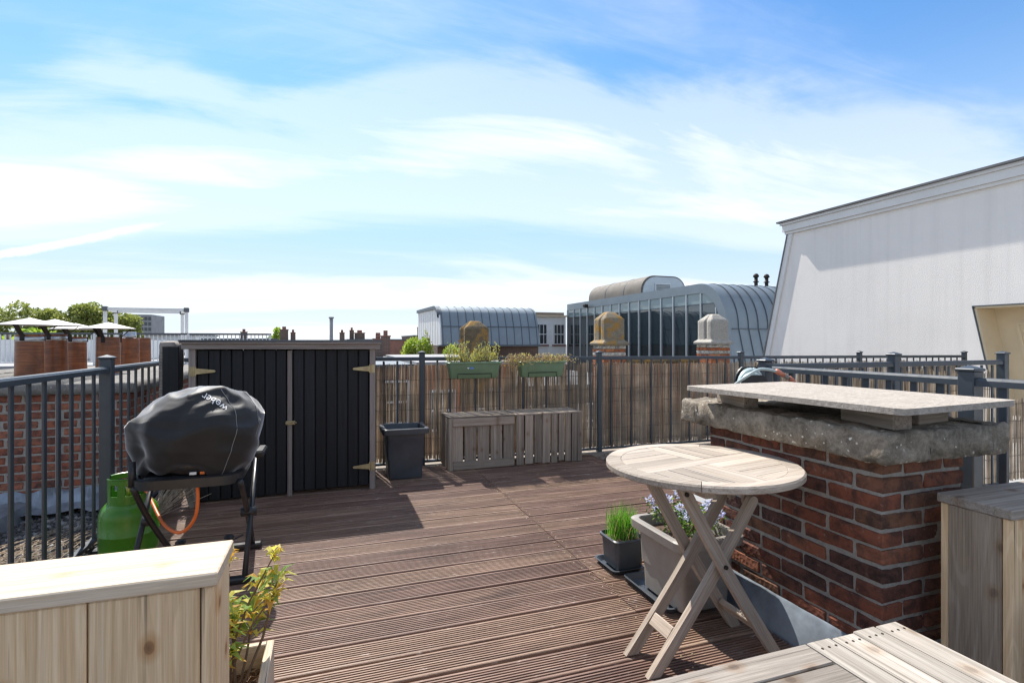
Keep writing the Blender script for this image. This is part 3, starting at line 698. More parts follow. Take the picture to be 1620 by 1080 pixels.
# ------------------------------------------------------------------ plastic tubs
def tub(name, label, cat, x0, x1, y0, y1, z0, z1, taper, mat, rim=.02, rimh=.03, wall=.008, band=None, soil=None, group=None, rad=.05, fill=.05):
    t = thing(name, label, cat, ((x0+x1)/2, (y0+y1)/2, z0), group)
    def ring(ins, z, r):
        p = rounded([(x0+ins, y0+ins), (x1-ins, y0+ins), (x1-ins, y1-ins), (x0+ins, y1-ins)], r, 5); return [(x, y, z) for x, y in p]
    lo = taper; h = z1-z0
    prof = [(lo+.01, z0, rad*.6), (lo, z0+.01, rad*.6)]
    if band: prof += [(lo*(1-band)+rim*band+.006, z0+h*band, rad*.8), (lo*(1-band)+rim*band-.002, z0+h*band+.004, rad*.8)]
    prof += [(rim*.9, z1-rimh, rad), (rim*.75, z1-rimh, rad), (0.002, z1-rimh+.003, rad*1.1), (0, z1-.006, rad*1.1), (.006, z1, rad*1.1), (rim-.004, z1, rad), (rim, z1-.006, rad), (lo*.55+.012, z1-h*.6, rad*.7)]
    rs = [ring(*p) for p in prof]; n = len(rs[0]); m = MB(); vs = [v for r_ in rs for v in r_]
    fs = [(i*n+j, i*n+(j+1) % n, (i+1)*n+(j+1) % n, (i+1)*n+j) for i in range(len(rs)-1) for j in range(n)]
    fs += [tuple(range(n))[::-1], tuple((len(rs)-1)*n+j for j in range(n))]
    m.add(vs, fs); m.build('tub', mat, t, 'auto')
    if soil:
        zs = z1-fill; k = (z1-zs)/(h*.6); ins = rim+(lo*.55+.012-rim)*min(1, k)+.001
        g_ = MB(); r_ = ring(ins, zs, rad*.8); g_.add(r_+[((x0+x1)/2, (y0+y1)/2, zs+.012)], [(i, (i+1) % n, n) for i in range(n)]); g_.build('soil', soil, t, True)
    return t
tub('plastic_tub', 'empty slate grey square plastic tub between the shed and the crates', 'plant tub', .42, .82, 4.6, 4.98, 0, .445, .055, M_['darkplastic'], .035, .05, band=.78, rad=.03)
def saucer(parent, x0, x1, y0, y1, z, h, mat):
    m = MB(); rr = []
    for ins, zz in ((.02, z), (.004, z+h*.9), (0, z+h), (.01, z+h), (.028, z+.006)):
        rr.append([(x, y, zz) for x, y in rounded([(x0+ins, y0+ins), (x1-ins, y0+ins), (x1-ins, y1-ins), (x0+ins, y1-ins)], .035, 5)])
    n = len(rr[0]); m.add([v for q in rr for v in q], [(i*n+j, i*n+(j+1) % n, (i+1)*n+(j+1) % n, (i+1)*n+j) for i in range(4) for j in range(n)]+[tuple(range(n))[::-1], tuple(4*n+j for j in range(n))])
    return m.build('saucer', mat, parent, 'auto')
pl = tub('flower_planter', 'large taupe plastic planter with blue flowers beneath the round table', 'planter', 1.385, 1.745, 1.87, 2.28, .012, .345, .055, M_['greyplastic'], .032, .045, band=.8, soil=M_['soil'], rad=.045)
saucer(pl, 1.385, 1.725, 1.955, 2.335, .001, .03, M_['darkplastic'])
# blue flowering shrub in it
m = MB(); fl = MB(); st = MB()
for i in range(15):
    a = random.uniform(0, 6.28); r0 = random.uniform(0, .05); c = Vector((1.56+r0*math.cos(a), 2.07+r0*math.sin(a), .27)); e = c+Vector((math.cos(a)*random.uniform(.04, .15), math.sin(a)*random.uniform(.04, .16), random.uniform(.06, .2)))
    st.tube([c, (c+e)/2+Vector((0,0,.02)), e], [.003, .0025, .0015], 5)
    for k in range(70):
        t = random.random()**.6; p = c.lerp(e, t)+Vector((random.gauss(0,.02), random.gauss(0,.02), random.gauss(0,.018)))
        m.leaf(p, (random.gauss(0,1), random.gauss(0,1), random.uniform(-.2,1)), random.uniform(.014, .026), random.uniform(.007, .012), .2, random.random() < .35)
    if i < 14:
        for k in range(34):
            d = Vector((random.gauss(0,1), random.gauss(0,1), random.gauss(0,1))).normalized(); fl.leaf(e+d*random.uniform(.004, .02)+Vector((0,0,.012)), d, .012, .011, 0)
m.build('leaves', [M_['leaf_dark'], M_['leaf_green']], pl)['kind'] = 'stuff'; fl.build('blossoms', M_['flower'], pl)['kind'] = 'stuff'; st.build('stems', M_['stem'], pl)['kind'] = 'stuff'
sm = tub('chive_planter', 'small black plastic planter of green chives on the deck', 'planter', 1.375, 1.57, 2.375, 2.57, .012, .175, .022, M_['darkplastic'], .012, .02, soil=M_['soil'], rad=.03, fill=.02)
saucer(sm, 1.36, 1.55, 2.37, 2.60, .001, .026, M_['darkplastic'])
m = MB()
for i in range(330):
    x, y = 1.47+random.gauss(0, .034), 2.475+random.gauss(0, .034); a = random.uniform(0, 6.28); sp_ = random.uniform(.01, .09); h = random.uniform(.09, .21)
    p = Vector((x, y, .15)); q = p+Vector((math.cos(a)*sp_*.4, math.sin(a)*sp_*.4, h*.6)); r_ = p+Vector((math.cos(a)*sp_, math.sin(a)*sp_, h))
    sd = Vector((-math.sin(a), math.cos(a), 0))*.0016
    m.add([p-sd, p+sd, q+sd, q-sd, r_], [(0,1,2,3), (3,2,4)], 1 if random.random() < .13 else 0)
m.build('grass_blades', [M_['leaf_grass'], M_['leaf_dry']], sm)['kind'] = 'stuff'

# ------------------------------------------------------------------ flower boxes on the back railing
def flower_box(label, x0, x1, y0, y1, z0, z1):
    t = tub('flower_box', label, 'flower box', x0, x1, y0, y1, z0, z1, .035, M_['greenplastic'], .014, .02, soil=M_['soil'], rad=.02, fill=.015, group='flower boxes on the back railing')
    m = MB(); yb = y0+.024
    m.tube([(x0+.10, y0+.034, z0-.005), (x0+.10, yb, z0+.045), (x1-.10, yb, z0+.045), (x1-.10, y0+.034, z0-.005)], .0035, 6, True); m.build('hanger', M_['wire'], t)
    for x in (x0+.12, x1-.12):
        h = MB(); h.tube([(x, y1-.005, z1-.01), (x, y1+.03, z1+.012), (x, y1+.085, z1+.005), (x, y1+.09, z1-.05)], .004, 6); h.build('hook', M_['wire'], t)
    return t
fb = flower_box('sage green flower box of upright lavender hung on the back railing', 1.06, 1.60, 4.96, 5.13, .84, 1.0)
lb = MB()
for k in range(3):
    x = 1.26+.024*k
    if k == 0: lb.prism([(x-.012, .945), (x, .932), (x+.012, .945), (x+.006, .951), (x, .945), (x-.006, .951)], 'y', 4.968, 4.9705)
    elif k == 1: lb.prism([(x-.008, .932), (x+.03, .932), (x+.03, .951), (x-.008, .951)], 'y', 4.969, 4.9715, 1)
lb.build('sticker', [M_['white'], flat('sticker_blue', (.12, .25, .5), .5)], fb)
m = MB(); st = MB()
for i in range(120):
    u = random.random(); x = 1.09+.48*u
    if .42 < u < .5 and random.random() < .8: continue
    y = 5.05+random.gauss(0, .035); h = random.uniform(.08, .21)*(1 if abs(u-.47) > .1 else .7); tp = Vector((x+random.gauss(0, .03), y+random.gauss(0, .03), .985+h)); bs = Vector((x, y, .98))
    st.tube([bs, tp], [.0016, .001], 4)
    for k in range(18):
        p = bs.lerp(tp, random.uniform(.15, 1)); m.leaf(p, (random.gauss(0, .6), random.gauss(0, .6), 1), random.uniform(.018, .034), .0045, .05, random.choice((0, 0, 1)))
m.build('leaves', [M_['leaf_lav'], M_['leaf_yellow']], fb)['kind'] = 'stuff'; st.build('stems', M_['stem'], fb)['kind'] = 'stuff'
fb2 = flower_box('sage green flower box with a dry trailing plant hung on the back railing', 1.79, 2.30, 4.96, 5.13, .84, 1.0)
m = MB()
for i in range(230):
    x = random.uniform(1.74, 2.34) if i > 60 else random.uniform(1.66, 1.85); a = random.uniform(0, 6.28); y = 5.03+random.gauss(0, .05); p = Vector((x, y, .985))
    out = Vector((math.cos(a), math.sin(a)*.8, 0)); k = random.uniform(.05, .14); up = random.uniform(.02, .1); dn = random.uniform(-.05, .05) if i > 70 else random.uniform(-.13, 0)
    pts = [p, p+out*k*.5+Vector((0,0,up)), p+out*k+Vector((0,0,up*.6+dn))]
    m.tube(pts, [.0016, .0014, .001], 4, mi=0)
    for j in range(8):
        t = random.random(); q = pts[0].lerp(pts[1], t) if random.random() < .4 else pts[1].lerp(pts[2], t); m.leaf(q, (random.gauss(0,1), random.gauss(0,1), random.gauss(0,.7)), .016, .008, .2, random.choice((0, 0, 1, 1, 2)))
m.build('dry_trails', [M_['leaf_dry'], M_['leaf_lav'], M_['leaf_yellow']], fb2)['kind'] = 'stuff'

# ------------------------------------------------------------------ crates
cr = thing('wooden_crate', 'weathered wooden crate with a framed slatted base, left of the pair by the fence', 'crate', (1.35, 5.0, 0), 'crates by the back fence')
CZ = .5; X0, X1, Y0, Y1 = 1.03, 1.685, 4.80, 5.15
plank('corner_post', (X0+.02, Y0+.02, 0), (X0+.02, Y0+.02, CZ-.016), .04, .04, M_['crate'], cr, up=(0,1,0))
for z, w in ((.045, .075), (CZ-.055, .075)): plank('rail', (X0+.042, Y0+.009, z), (X1-.01, Y0+.009, z), .018, w, M_['crate'], cr, up=(0,0,1))
for j in range(5):
    x = X0+.085+j*.128; plank('slat', (x, Y0+.028, .01), (x, Y0+.028, CZ-.02), .112, .016, M_['crate'], cr, up=(0,1,0))
for j in range(3): plank('top_slat', (X0, Y0+.06+j*.117, CZ-.008), (X1-.004, Y0+.06+j*.117, CZ-.008), .108, .015, M_['crate'], cr)
for x in (X0+.009, X1-.016):
    for j in range(3): plank('side_slat', (x, Y0+.1+j*.11, 0.005), (x, Y0+.1+j*.11, CZ-.018), .098, .016, M_['crate'], cr, up=(1,0,0))
cr2 = thing('wooden_crate', 'weathered wooden crate of eight upright boards, right of the pair by the fence', 'crate', (1.95, 5.0, 0), 'crates by the back fence')
xs = 1.695
for j, w in enumerate((.078, .088, .085, .085, .068, .062, .062, .066)):
    plank('slat', (xs+w/2, Y0+random.uniform(.008, .018), random.uniform(0, .02)), (xs+w/2, Y0+.012, CZ-.018), w-.004, .017, M_['crate'], cr2, up=(0,1,0)); xs += w+.009*(j in (0, 1, 3, 4, 5, 6))+.001
xe = xs+.02
plank('corner_post', (xe, Y0+.02, 0), (xe, Y0+.02, CZ-.016), .045, .04, M_['crate'], cr2, up=(0,1,0)); xe += .023
for j in range(4): plank('top_slat', (1.69, Y0+.045+j*.09, CZ-.008+.001*j), (xe, Y0+.045+j*.09, CZ-.008), .082, .015, M_['crate'], cr2)
for j in range(3): plank('side_slat', (xe-.009, Y0+.1+j*.11, .005), (xe-.009, Y0+.1+j*.11, CZ-.018), .098, .016, M_['crate'], cr2, up=(1,0,0))

# ------------------------------------------------------------------ round folding table
TX, TY, TR, TZ = 1.356, 1.70, .36, .735
tb = thing('folding_table', 'round bleached teak folding table with crossed slatted legs', 'table', (TX, TY, 0))
def clip(poly, r):
    """polygon clipped to a circle of radius r about the origin"""
    n = 48
    for i in range(n):
        a = 2*math.pi*i/n; nx, ny = math.cos(a), math.sin(a); out = []
        for p, q in zip(poly, poly[1:]+poly[:1]):
            dp, dq = p[0]*nx+p[1]*ny-r, q[0]*nx+q[1]*ny-r
            if dp <= 0: out.append(p)
            if dp*dq < 0: t = dp/(dp-dq); out.append((p[0]+(q[0]-p[0])*t, p[1]+(q[1]-p[1])*t))
        poly = out
        if len(poly) < 3: return []
    return poly
TA = R(10); TM = Matrix.Translation((TX, TY, 0)) @ Matrix.Rotation(TA, 4, 'Z')
def tslat(poly, z0, z1, name, along):
    poly = clip(poly, TR-.0595)
    if len(poly) < 3: return
    if along == 'y':
        mt = TM @ Matrix.Rotation(R(90), 4, 'Z'); poly = [(y, -x) for x, y in poly]
    else: mt = TM
    m = MB(); m.prism(poly, 'z', z0, z1); m.build(name, M_['teak'], tb, mtx=mt)
gp = .0022
for k in range(4):   # rim of four arcs
    m = MB(); a0 = R(90*k+42)+.0035; a1 = R(90*k+132)-.0035; n = 22; vs = []
    ri, ro = TR-.058, TR
    for i in range(n+1):
        a = a0+(a1-a0)*i/n
        for r_, z in ((ri, TZ-.026), (ri, TZ-.001), (ri+.002, TZ), (ro-.006, TZ), (ro, TZ-.006), (ro, TZ-.022), (ro-.004, TZ-.026)): vs.append((r_*math.cos(a), r_*math.sin(a), z))
    fs = [(i*7+j, i*7+(j+1) % 7, (i+1)*7+(j+1) % 7, (i+1)*7+j) for i in range(n) for j in range(7)]+[tuple(range(7))[::-1], tuple(n*7+j for j in range(7))]
    m.add(vs, fs); m.build('rim_segment', M_['teak'], tb, mtx=TM)
bw = .07
tslat([(-.4, -bw/2), (.4, -bw/2), (.4, bw/2-gp), (-.4, bw/2-gp)], TZ-.022, TZ-.0008, 'slat', 'x')
for sgn in (1, -1):
    for j in range(5):   # one quadrant along the middle board, its neighbour across it
        y0, y1 = sgn*(bw/2+j*(bw+.0005)), sgn*(bw/2+(j+1)*bw-gp); ya, yb = sorted((y0, y1))
        xa, xb = sorted((-sgn*.4, sgn*0.0)); tslat([(xa, ya), (xb-gp, ya), (xb-gp, yb), (xa, yb)], TZ-.022, TZ-random.uniform(.0004, .0016), 'slat', 'x')
        x0, x1 = sgn*(j*bw), sgn*((j+1)*bw-gp); xa, xb = sorted((x0, x1)); ya, yb = sorted((sgn*bw/2, sgn*.4))
        tslat([(xa+gp*.5, ya+gp), (xb, ya+gp), (xb, yb), (xa+gp*.5, yb)], TZ-.022, TZ-random.uniform(.0004, .0016), 'slat', 'y')
for x in (1.20, 1.50): plank('under_rail', (x, TY-.25, TZ-.043), (x, TY+.25, TZ-.043), .045, .032, M_['teak_leg'], tb)
for y in (1.665, 1.745): plank('hinge_arm', (1.52, y, TZ-.045), (1.545, y, .565), .03, .022, M_['teak_leg'], tb, up=(0,1,0))
def leg(p, q, y, bow):
    """flat leg with round ends, slightly bowed, lying in an XZ plane"""
    w, t, n = .043, .023, 14; m = MB(); p, q = Vector((p[0], 0, p[1])), Vector((q[0], 0, q[1])); d = (q-p).normalized(); nn = Vector((-d.z, 0, d.x)); pts = []
    L_ = (q-p).length
    c = lambda s: p+d*s+nn*bow*math.sin(math.pi*s/L_)
    up = [c(L_*i/n)+nn*w/2 for i in range(n+1)]; dn = [c(L_*i/n)-nn*w/2 for i in range(n+1)]
    arc = [q+(nn*math.cos(a)+d*math.sin(a))*w/2 for a in [math.pi*i/8 for i in range(1, 8)]]
    # foot cut level with the deck
    up[0] = up[0]-d*(up[0].z/d.z); dn[0] = dn[0]-d*(dn[0].z/d.z)
    poly = up+arc+dn[::-1]; m.prism([(v.x, v.z) for v in poly], 'y', y-t/2, y+t/2)
    loc = frame((p.x, y, p.z), (q.x, y, q.z), (0, 1, 0)); inv = loc.inverted(); m.v = [tuple(inv @ Vector(v)) for v in m.v]
    return m.build('leg', M_['teak_leg'], tb, mtx=loc)
for y in (1.592, 1.812): leg((1.617, .002), (1.195, .672), y, .012)       # feet on the right
for y in (1.628, 1.776): leg((1.095, .002), (1.535, .585), y, -.012)      # feet on the left
plank('stretcher', (1.185, 1.642, .125), (1.185, 1.762, .125), .022, .05, M_['teak_leg'], tb, up=(.6,0,.8))
plank('stretcher', (1.545, 1.606, .11), (1.545, 1.798, .11), .022, .05, M_['teak_leg'], tb, up=(-.6,0,.8))
for y in (1.576, 1.828):
    pm = MB(); s = -1 if y < 1.7 else 1
    for (x, z) in ((1.371, .372), (1.2, .655)): pm.tube([(x, y+s*-.004, z), (x, y+s*.003, z)], .008, 10)
    pm.build('pivot_bolt', M_['strap'], tb)

# ------------------------------------------------------------------ scaffold-board boxes and the slatted bench
def plank_box(label, x0, x1, y0, y1, zt, mats, wid, x_from_right=False, seams=None):
    t = thing('plank_box', label, 'wooden box', ((x0+x1)/2, (y0+y1)/2, 0)); th = .03
    mt, mf, me_ = mats
    b = MB(); b.box(x0+th+.002, x1-th-.002, y0+.028, y1-.028, .0, zt-th-.002); b.build('inner_frame', M_['joist'], t)
    plank('top_board', (x0-.004, (y0+y1)/2, zt-th/2), (x1+.004, (y0+y1)/2, zt-th/2), y1-y0+.012, th, mt, t)
    for yy in (y0+.013, y1-.013):
        xs_ = seams or []
        for a, c in zip(xs_, xs_[1:]): plank('face_board', ((a+c)/2, yy, 0), ((a+c)/2, yy, zt-th-.0015), c-a-.0035, .026, mf, t, up=(0,1,0))
    for xx in (x0+.014, x1-.014): plank('end_board', (xx, (y0+y1)/2, 0), (xx, (y0+y1)/2, zt-th-.0015), y1-y0-.054, .028, me_, t, up=(1,0,0))
    return t
plank_box('pale scaffold-board box wall in the left foreground with a bleached top', -2.1, -.236, 1.297, 1.488, .70, (M_['scaffold_top'], M_['scaffold'], M_['scaffold']), .2, seams=[-2.095, -1.9, -1.69, -1.485, -1.28, -1.078, -.875, -.672, -.469, -.266, -.2395])
plank_box('greyed scaffold-board box wall at the right edge of the terrace', 1.945, 2.63, 1.02, 1.22, .69, (M_['grey'], M_['scaffold'], M_['scaffold_grey']), .2, seams=[1.949, 2.0, 2.2, 2.4, 2.626])
bn = thing('slatted_bench', 'bleached slatted pallet bench in the right foreground', 'bench', (1.0, .5, 0)); BZ = .45
for k in range(4):
    x = 1.159+k*.0797; plank('slat', (x, -.1, BZ-.01+random.uniform(-.001, .001)), (x, 1.008+random.uniform(-.006, .004), BZ-.01), .074, .02, M_['pallet'], bn)
for k in range(7):
    y = .967-k*.0855; plank('slat', (.45, y, BZ-.011), (1.117, y, BZ-.011), .081, .02, M_['grey'], bn)
for y in (.965, .5, .05): plank('bearer', (1.125, y, BZ-.055), (1.435, y, BZ-.055), .06, .068, M_['grey'], bn)
for x in (.5, .8, 1.09): plank('bearer', (x, .4, BZ-.058), (x, 1.0, BZ-.058), .05, .07, M_['grey'], bn)
for x, y in ((.52, .95), (1.09, .95), (1.4, .93), (.52, .42), (1.09, .42), (1.4, .05), (1.16, .05)): plank('leg', (x, y, 0), (x, y, BZ-.095), .07, .07, M_['grey'], bn, up=(0,1,0))
for k in range(4):
    nl = MB()
    for dx in (-.022, .0, .022): nl.lathe([(0, .0012), (.003, .001), (.0035, -.002)], 8, (1.159+k*.0797+dx, .975, BZ+.0005))
    nl.build('nail_head', M_['strap'], bn)
rb = thing('side_crate', 'dark weathered timber crate beside the greyed plank box at the right edge', 'crate', (2.3, .9, 0))
plank('top_board', (2.02, .9, .385), (2.6, .9, .385), .2, .03, M_['grey'], rb)
for z in (.09, .21, .32): plank('side_board', (2.02, .815, z), (2.6, .815, z), .02, .1, M_['crate'], rb); plank('side_board', (2.02, .985, z), (2.6, .985, z), .02, .1, M_['crate'], rb)
for y in (.84, .96): plank('end_board', (2.03, y, 0), (2.03, y, .37), .1, .02, M_['crate'], rb, up=(1,0,0))

# ------------------------------------------------------------------ trough with the yellow-green plant
tg = thing('plant_trough', 'wooden trough with a yellow-green leafy plant behind the pale plank box', 'planter', (-.42, 1.62, 0)); TT = .30
for y in (1.505, 1.735): plank('long_board', (-.72, y, TT/2), (-.18, y, TT/2), .02, TT, M_['scaffold_top'], tg)
for x in (-.71, -.172): plank('end_board', (x, 1.494, TT/2+.001), (x, 1.746, TT/2+.001), .022, TT, M_['scaffold_top'], tg)
b = MB(); b.box(-.7, -.183, 1.516, 1.724, .02, TT-.075); b.build('soil', M_['soil'], tg)
m = MB()
for i in range(420):
    p = Vector((random.uniform(-.69, -.19), random.uniform(1.52, 1.72), TT-.072+random.random()*.02)); d = Vector((random.gauss(0,1), random.gauss(0,1), random.gauss(0,.35))).normalized()
    m.leaf(p, d, random.uniform(.015, .045), random.uniform(.006, .014), .1)
m.build('bark_chips', M_['soil'], tg)['kind'] = 'stuff'
m = MB(); st = MB()
def whorl(c, n, l, w, up=.25, mis=(0, 0, 1, 1, 2)):
    for k in range(n):
        a = random.uniform(0, 6.28); d = Vector((math.cos(a), math.sin(a), random.uniform(-.3, .9)+up)); sd = d.cross(Vector((0,0,1))).normalized()
        p = Vector(c)+Vector((0,0,random.uniform(-.03, .015))); ll = l*random.uniform(.6, 1.1); q1 = p+d.normalized()*ll*.5+Vector((0,0,.006)); q2 = p+d.normalized()*ll-Vector((0,0,ll*random.uniform(.1,.45))); ww = w*random.uniform(.7, 1.1); mi = random.choice(mis)
        m.add([p, q1+sd*ww/2+Vector((0,0,.002)), q2, q1-sd*ww/2+Vector((0,0,.002)), q1-Vector((0,0,.001))], [(0,1,4), (1,2,4), (2,3,4), (3,0,4)], mi)
base = [(-.34, 1.6), (-.27, 1.64), (-.24, 1.58), (-.30, 1.55)]
for i in range(14):
    bx, by = random.choice(base); c0 = Vector((bx, by, TT-.07)); tip = Vector((bx+random.uniform(-.06, .11), by+random.uniform(0, .1), TT+random.uniform(.05, .24)))
    mid = (c0+tip)/2+Vector((random.gauss(0, .015), random.gauss(0, .015), 0)); st.tube([c0, mid, tip], [.004, .0035, .0025], 6)
    whorl(tip, 24, .07, .019); whorl(mid.lerp(tip, .62), 10, .065, .018)
for (bx, by, tx, ty, tz) in ((-.27, 1.62, -.155, 1.68, TT+.28), (-.25, 1.6, -.15, 1.63, TT+.19), (-.33, 1.6, -.27, 1.66, TT+.30)):
    c0, tip = Vector((bx, by, TT+.02)), Vector((tx, ty, tz)); st.tube([c0, c0.lerp(tip, .5)+Vector((-.008, 0, .01)), tip], [.0034, .003, .002], 6); whorl(tip, 16, .042, .016, .4, (0, 0, 0, 2))
for i in range(5): whorl((random.uniform(-.55, -.33), random.uniform(1.55, 1.7), TT+random.uniform(0, .05)), 16, .06, .015)
m.build('leaves', [M_['leaf_yellow'], M_['leaf_green'], M_['leaf_amber']], tg)['kind'] = 'stuff'; st.build('stems', M_['stem'], tg)['kind'] = 'stuff'
# ------------------------------------------------------------------ covered barbecue on its folding cart
bq = thing('barbecue_cart', 'black folding barbecue cart standing in front of the shed', 'barbecue cart', (-.65, 3.15, 0))
def ct(name, pts, r=.014, n=8, mat='blackplastic', smooth=True): m = MB(); m.tube(pts, r, n); return m.build(name, M_[mat], bq, smooth)
def bez(a, b_, c, n=8): a, b_, c = map(Vector, (a, b_, c)); return [a*(1-t)**2+b_*2*t*(1-t)+c*t*t for t in [i/n for i in range(n+1)]]
# plastic rim, wide in front with rounded corners
rim = []
for x0, x1, y0, y1 in ((-.905, -.425, 2.93, 3.40),): rim = rounded([(x0, y0), (x1, y0), (x1, y1), (x0, y1)], .11, 8)
m = MB(); n = len(rim); cx_ = sum(p[0] for p in rim)/n; cy_ = sum(p[1] for p in rim)/n; vs = []
for x, y in rim:
    k = .93; zz = .535+.02*((y-2.93)/.47)
    vs += [(x, y, zz), (x, y, zz-.045), (cx_+(x-cx_)*k, cy_+(y-cy_)*k, zz-.045), (cx_+(x-cx_)*k, cy_+(y-cy_)*k, zz+.006)]
m.add(vs, [(i*4+j, ((i+1) % n)*4+j, ((i+1) % n)*4+(j+1) % 4, i*4+(j+1) % 4) for i in range(n) for j in range(4)]); m.build('rim', M_['blackplastic'], bq, 'auto')
m = MB(); m.cbox(-.86, -.47, 2.99, 3.36, .515, .54, .006); m.build('tray_floor', M_['blackplastic'], bq)
for sx, xx in ((-1, -.885), (1, -.43)):
    # crossed legs in a plane across the cart, a boss at the pivot
    ct('leg', bez((xx, 2.96, .50), (xx+.01*sx, 3.12, .33), (xx+.05*(sx < 0), 3.40, .03)), .0145)
    ct('leg', [(xx+sx*.022, 3.40, .54), (xx+sx*.022, 3.17, .275), (xx+sx*.022, 2.94, .02)], .0135)
    ct('pivot_boss', [(xx-.026, 3.17, .28), (xx+sx*.022+.026, 3.17, .28)], .026, 12)
m = MB(); m.cbox(-.93, -.38, 3.375, 3.425, .0, .032, .008); m.build('foot_bar', M_['blackplastic'], bq)
m = MB(); m.cbox(-.93, -.38, 2.905, 2.955, .0, .03, .008); m.build('foot_bar', M_['blackplastic'], bq)
m = MB(); m.cbox(-.405, -.355, 3.27, 3.46, .545, .585, .01); m.build('handle', M_['blackplastic'], bq)
ct('handle', [(-.90, 2.99, .50), (-.905, 3.0, .62)], .017)
ct('wire_rack', [(-.83, 3.0, .16), (-.72, 3.1, .175), (-.66, 3.05, .15), (-.5, 3.05, .165), (-.44, 3.12, .175)], .004, 6)
for x in (-.72, -.5):
    ct('wire_rack', [(x, 3.08, .03), (x, 3.08, .18)], .004, 6)
    m = MB(); m.lathe([(0, 0), (.022, .004), (.026, .014), (.014, .024), (0, .026)], 10, (x, 3.08, .17)); m.build('knob', M_['blackplastic'], bq)
gr = thing('gas_grill', 'gas grill hidden under a wrinkled black fabric cover on the cart', 'barbecue', (-.655, 3.15, .54))
m = MB(); m.lathe([(0, .545), (.17, .545), (.19, .57), (.2, .62), (.0, .64)], 32, (-.655, 3.15, 0)); m.build('grill_bowl', M_['blackplastic'], gr, True)
PR = [(0, .80, -.005), (.08, .92, .035), (.22, 1.0, .11), (.38, 1.0, .2), (.5, .955, .272), (.55, .9, .293), (.7, .65, .352), (.84, .37, .402), (.93, .17, .424), (1, 0.0, .43)]
def lerp_prof(t):
    for (t0, r0, z0), (t1, r1, z1) in zip(PR, PR[1:]):
        if t <= t1: k = (t-t0)/(t1-t0); return r0+(r1-r0)*k, z0+(z1-z0)*k
    return 0, PR[-1][2]
def cover_pt(th, t):
    r, z = lerp_prof(t); c, s = math.cos(th), math.sin(th); e = 2/2.5
    x = abs(c)**e*math.copysign(1, c); y = abs(s)**e*math.copysign(1, s)
    p = Vector((x*r*.298, y*r*.225, z*.97))
    # fabric: broad sagging facets between a few ridges, hem pulled in by a cord
    q = Vector((p.x*3.1+1.7, p.y*3.1+.4, p.z*3.4+2.3)); rid = 1-abs(mnoise.noise(q))*2.2; q2 = q*2.1+Vector((7, 3, 1)); rid2 = 1-abs(mnoise.noise(q2))*2.0
    env = min(1, t*4)*min(1, (1-t)*5)
    nrm = Vector((x, y*1.1, .25+1.6*t)).normalized()
    p += nrm*env*(.04*(rid-.5)+.02*(rid2-.45)+.004*(1-2*abs(mnoise.noise(q*3.4+Vector((2, 5, 1))))))
    p.z += .05*max(0, p.x+.05)*(t > .3)*(p.x > 0)*1.4*min(1, (t-.3)*4) - .06*max(0, -p.x-.08)*min(1, t*2)*1.2
    if t < .25: p.z += .028*math.sin(th*3+1.0)*(1-t/.25)+.02*math.sin(th*7)*(1-t/.25)
    dnt = math.exp(-((th-R(218))/.38)**2)*math.exp(-((t-.22)/.16)**2); p -= Vector((c, s, 0))*.055*dnt
    return p+Vector((-.655, 3.15, .548))
NTH, NTT = 128, 56; m = MB()
vs = [cover_pt(2*math.pi*j/NTH, i/NTT) for i in range(NTT) for j in range(NTH)]; top = cover_pt(0, 1)
fs = [(i*NTH+j, i*NTH+(j+1) % NTH, (i+1)*NTH+(j+1) % NTH, (i+1)*NTH+j) for i in range(NTT-1) for j in range(NTH)]+[((NTT-1)*NTH+j, (NTT-1)*NTH+(j+1) % NTH, len(vs)) for j in range(NTH)]
m.add(vs+[top], fs); cov = m.build('fabric_cover', M_['cover'], gr, True)
bvh = BVHTree.FromPolygons([Vector(v) for v in m.v], m.f)
# seams lie on the cloth, just proud of it
def on_cover(x, y, lift=.0012):
    h = bvh.ray_cast(Vector((x, y, 2)), Vector((0,0,-1)))
    return h[0]+h[1]*lift if h[0] else None
for th0, th1, t0, t1 in ((R(296), R(322), .02, .8), (R(335), R(10), .3, .75)):
    pts = [cover_pt(th0+((th1-th0) % 6.283)*i/24, t0+(t1-t0)*i/24) for i in range(25)]; s_ = MB(); s_.tube([p+(p-Vector((-.655, 3.15, .7))).normalized()*.001 for p in pts], .0016, 5); s_.build('seam', M_['stitch'], cov)
fc = bpy.data.curves.new('cover_print', 'FONT'); fc.body = 'weber'; fc.size = .05; fc.align_x = 'CENTER'; fc.align_y = 'CENTER'
fo = bpy.data.objects.new('cover_print_tmp', fc); COL.objects.link(fo); bpy.context.view_layer.update()
tm = fo.to_mesh(); import bmesh
bmx = bmesh.new(); bmx.from_mesh(tm); bmesh.ops.triangulate(bmx, faces=bmx.faces); bmesh.ops.subdivide_edges(bmx, edges=bmx.edges, cuts=1)
ang = R(158); V_ = []; ok = True
for v in bmx.verts:
    x = -.553+v.co.x*math.cos(ang)-v.co.y*math.sin(ang); y = 3.01+v.co.x*math.sin(ang)+v.co.y*math.cos(ang); q = on_cover(x, y, .0025); V_.append(q if q else Vector((x, y, .95)))
bmx.verts.index_update(); t_ = MB(); t_.add(V_, [tuple(v.index for v in f.verts) for f in bmx.faces]); bmx.free(); fo.to_mesh_clear(); bpy.data.objects.remove(fo); bpy.data.curves.remove(fc)
t_.build('cover_print', M_['white'], cov)
for (x, w, mt) in ((-.655, .03, 'white'), (-.61, .02, 'orange')):
    g_ = MB(); g_.cbox(x, x+w, 2.965, 2.972, .545, .558, .001); g_.build('label_tab', M_[mt], gr)
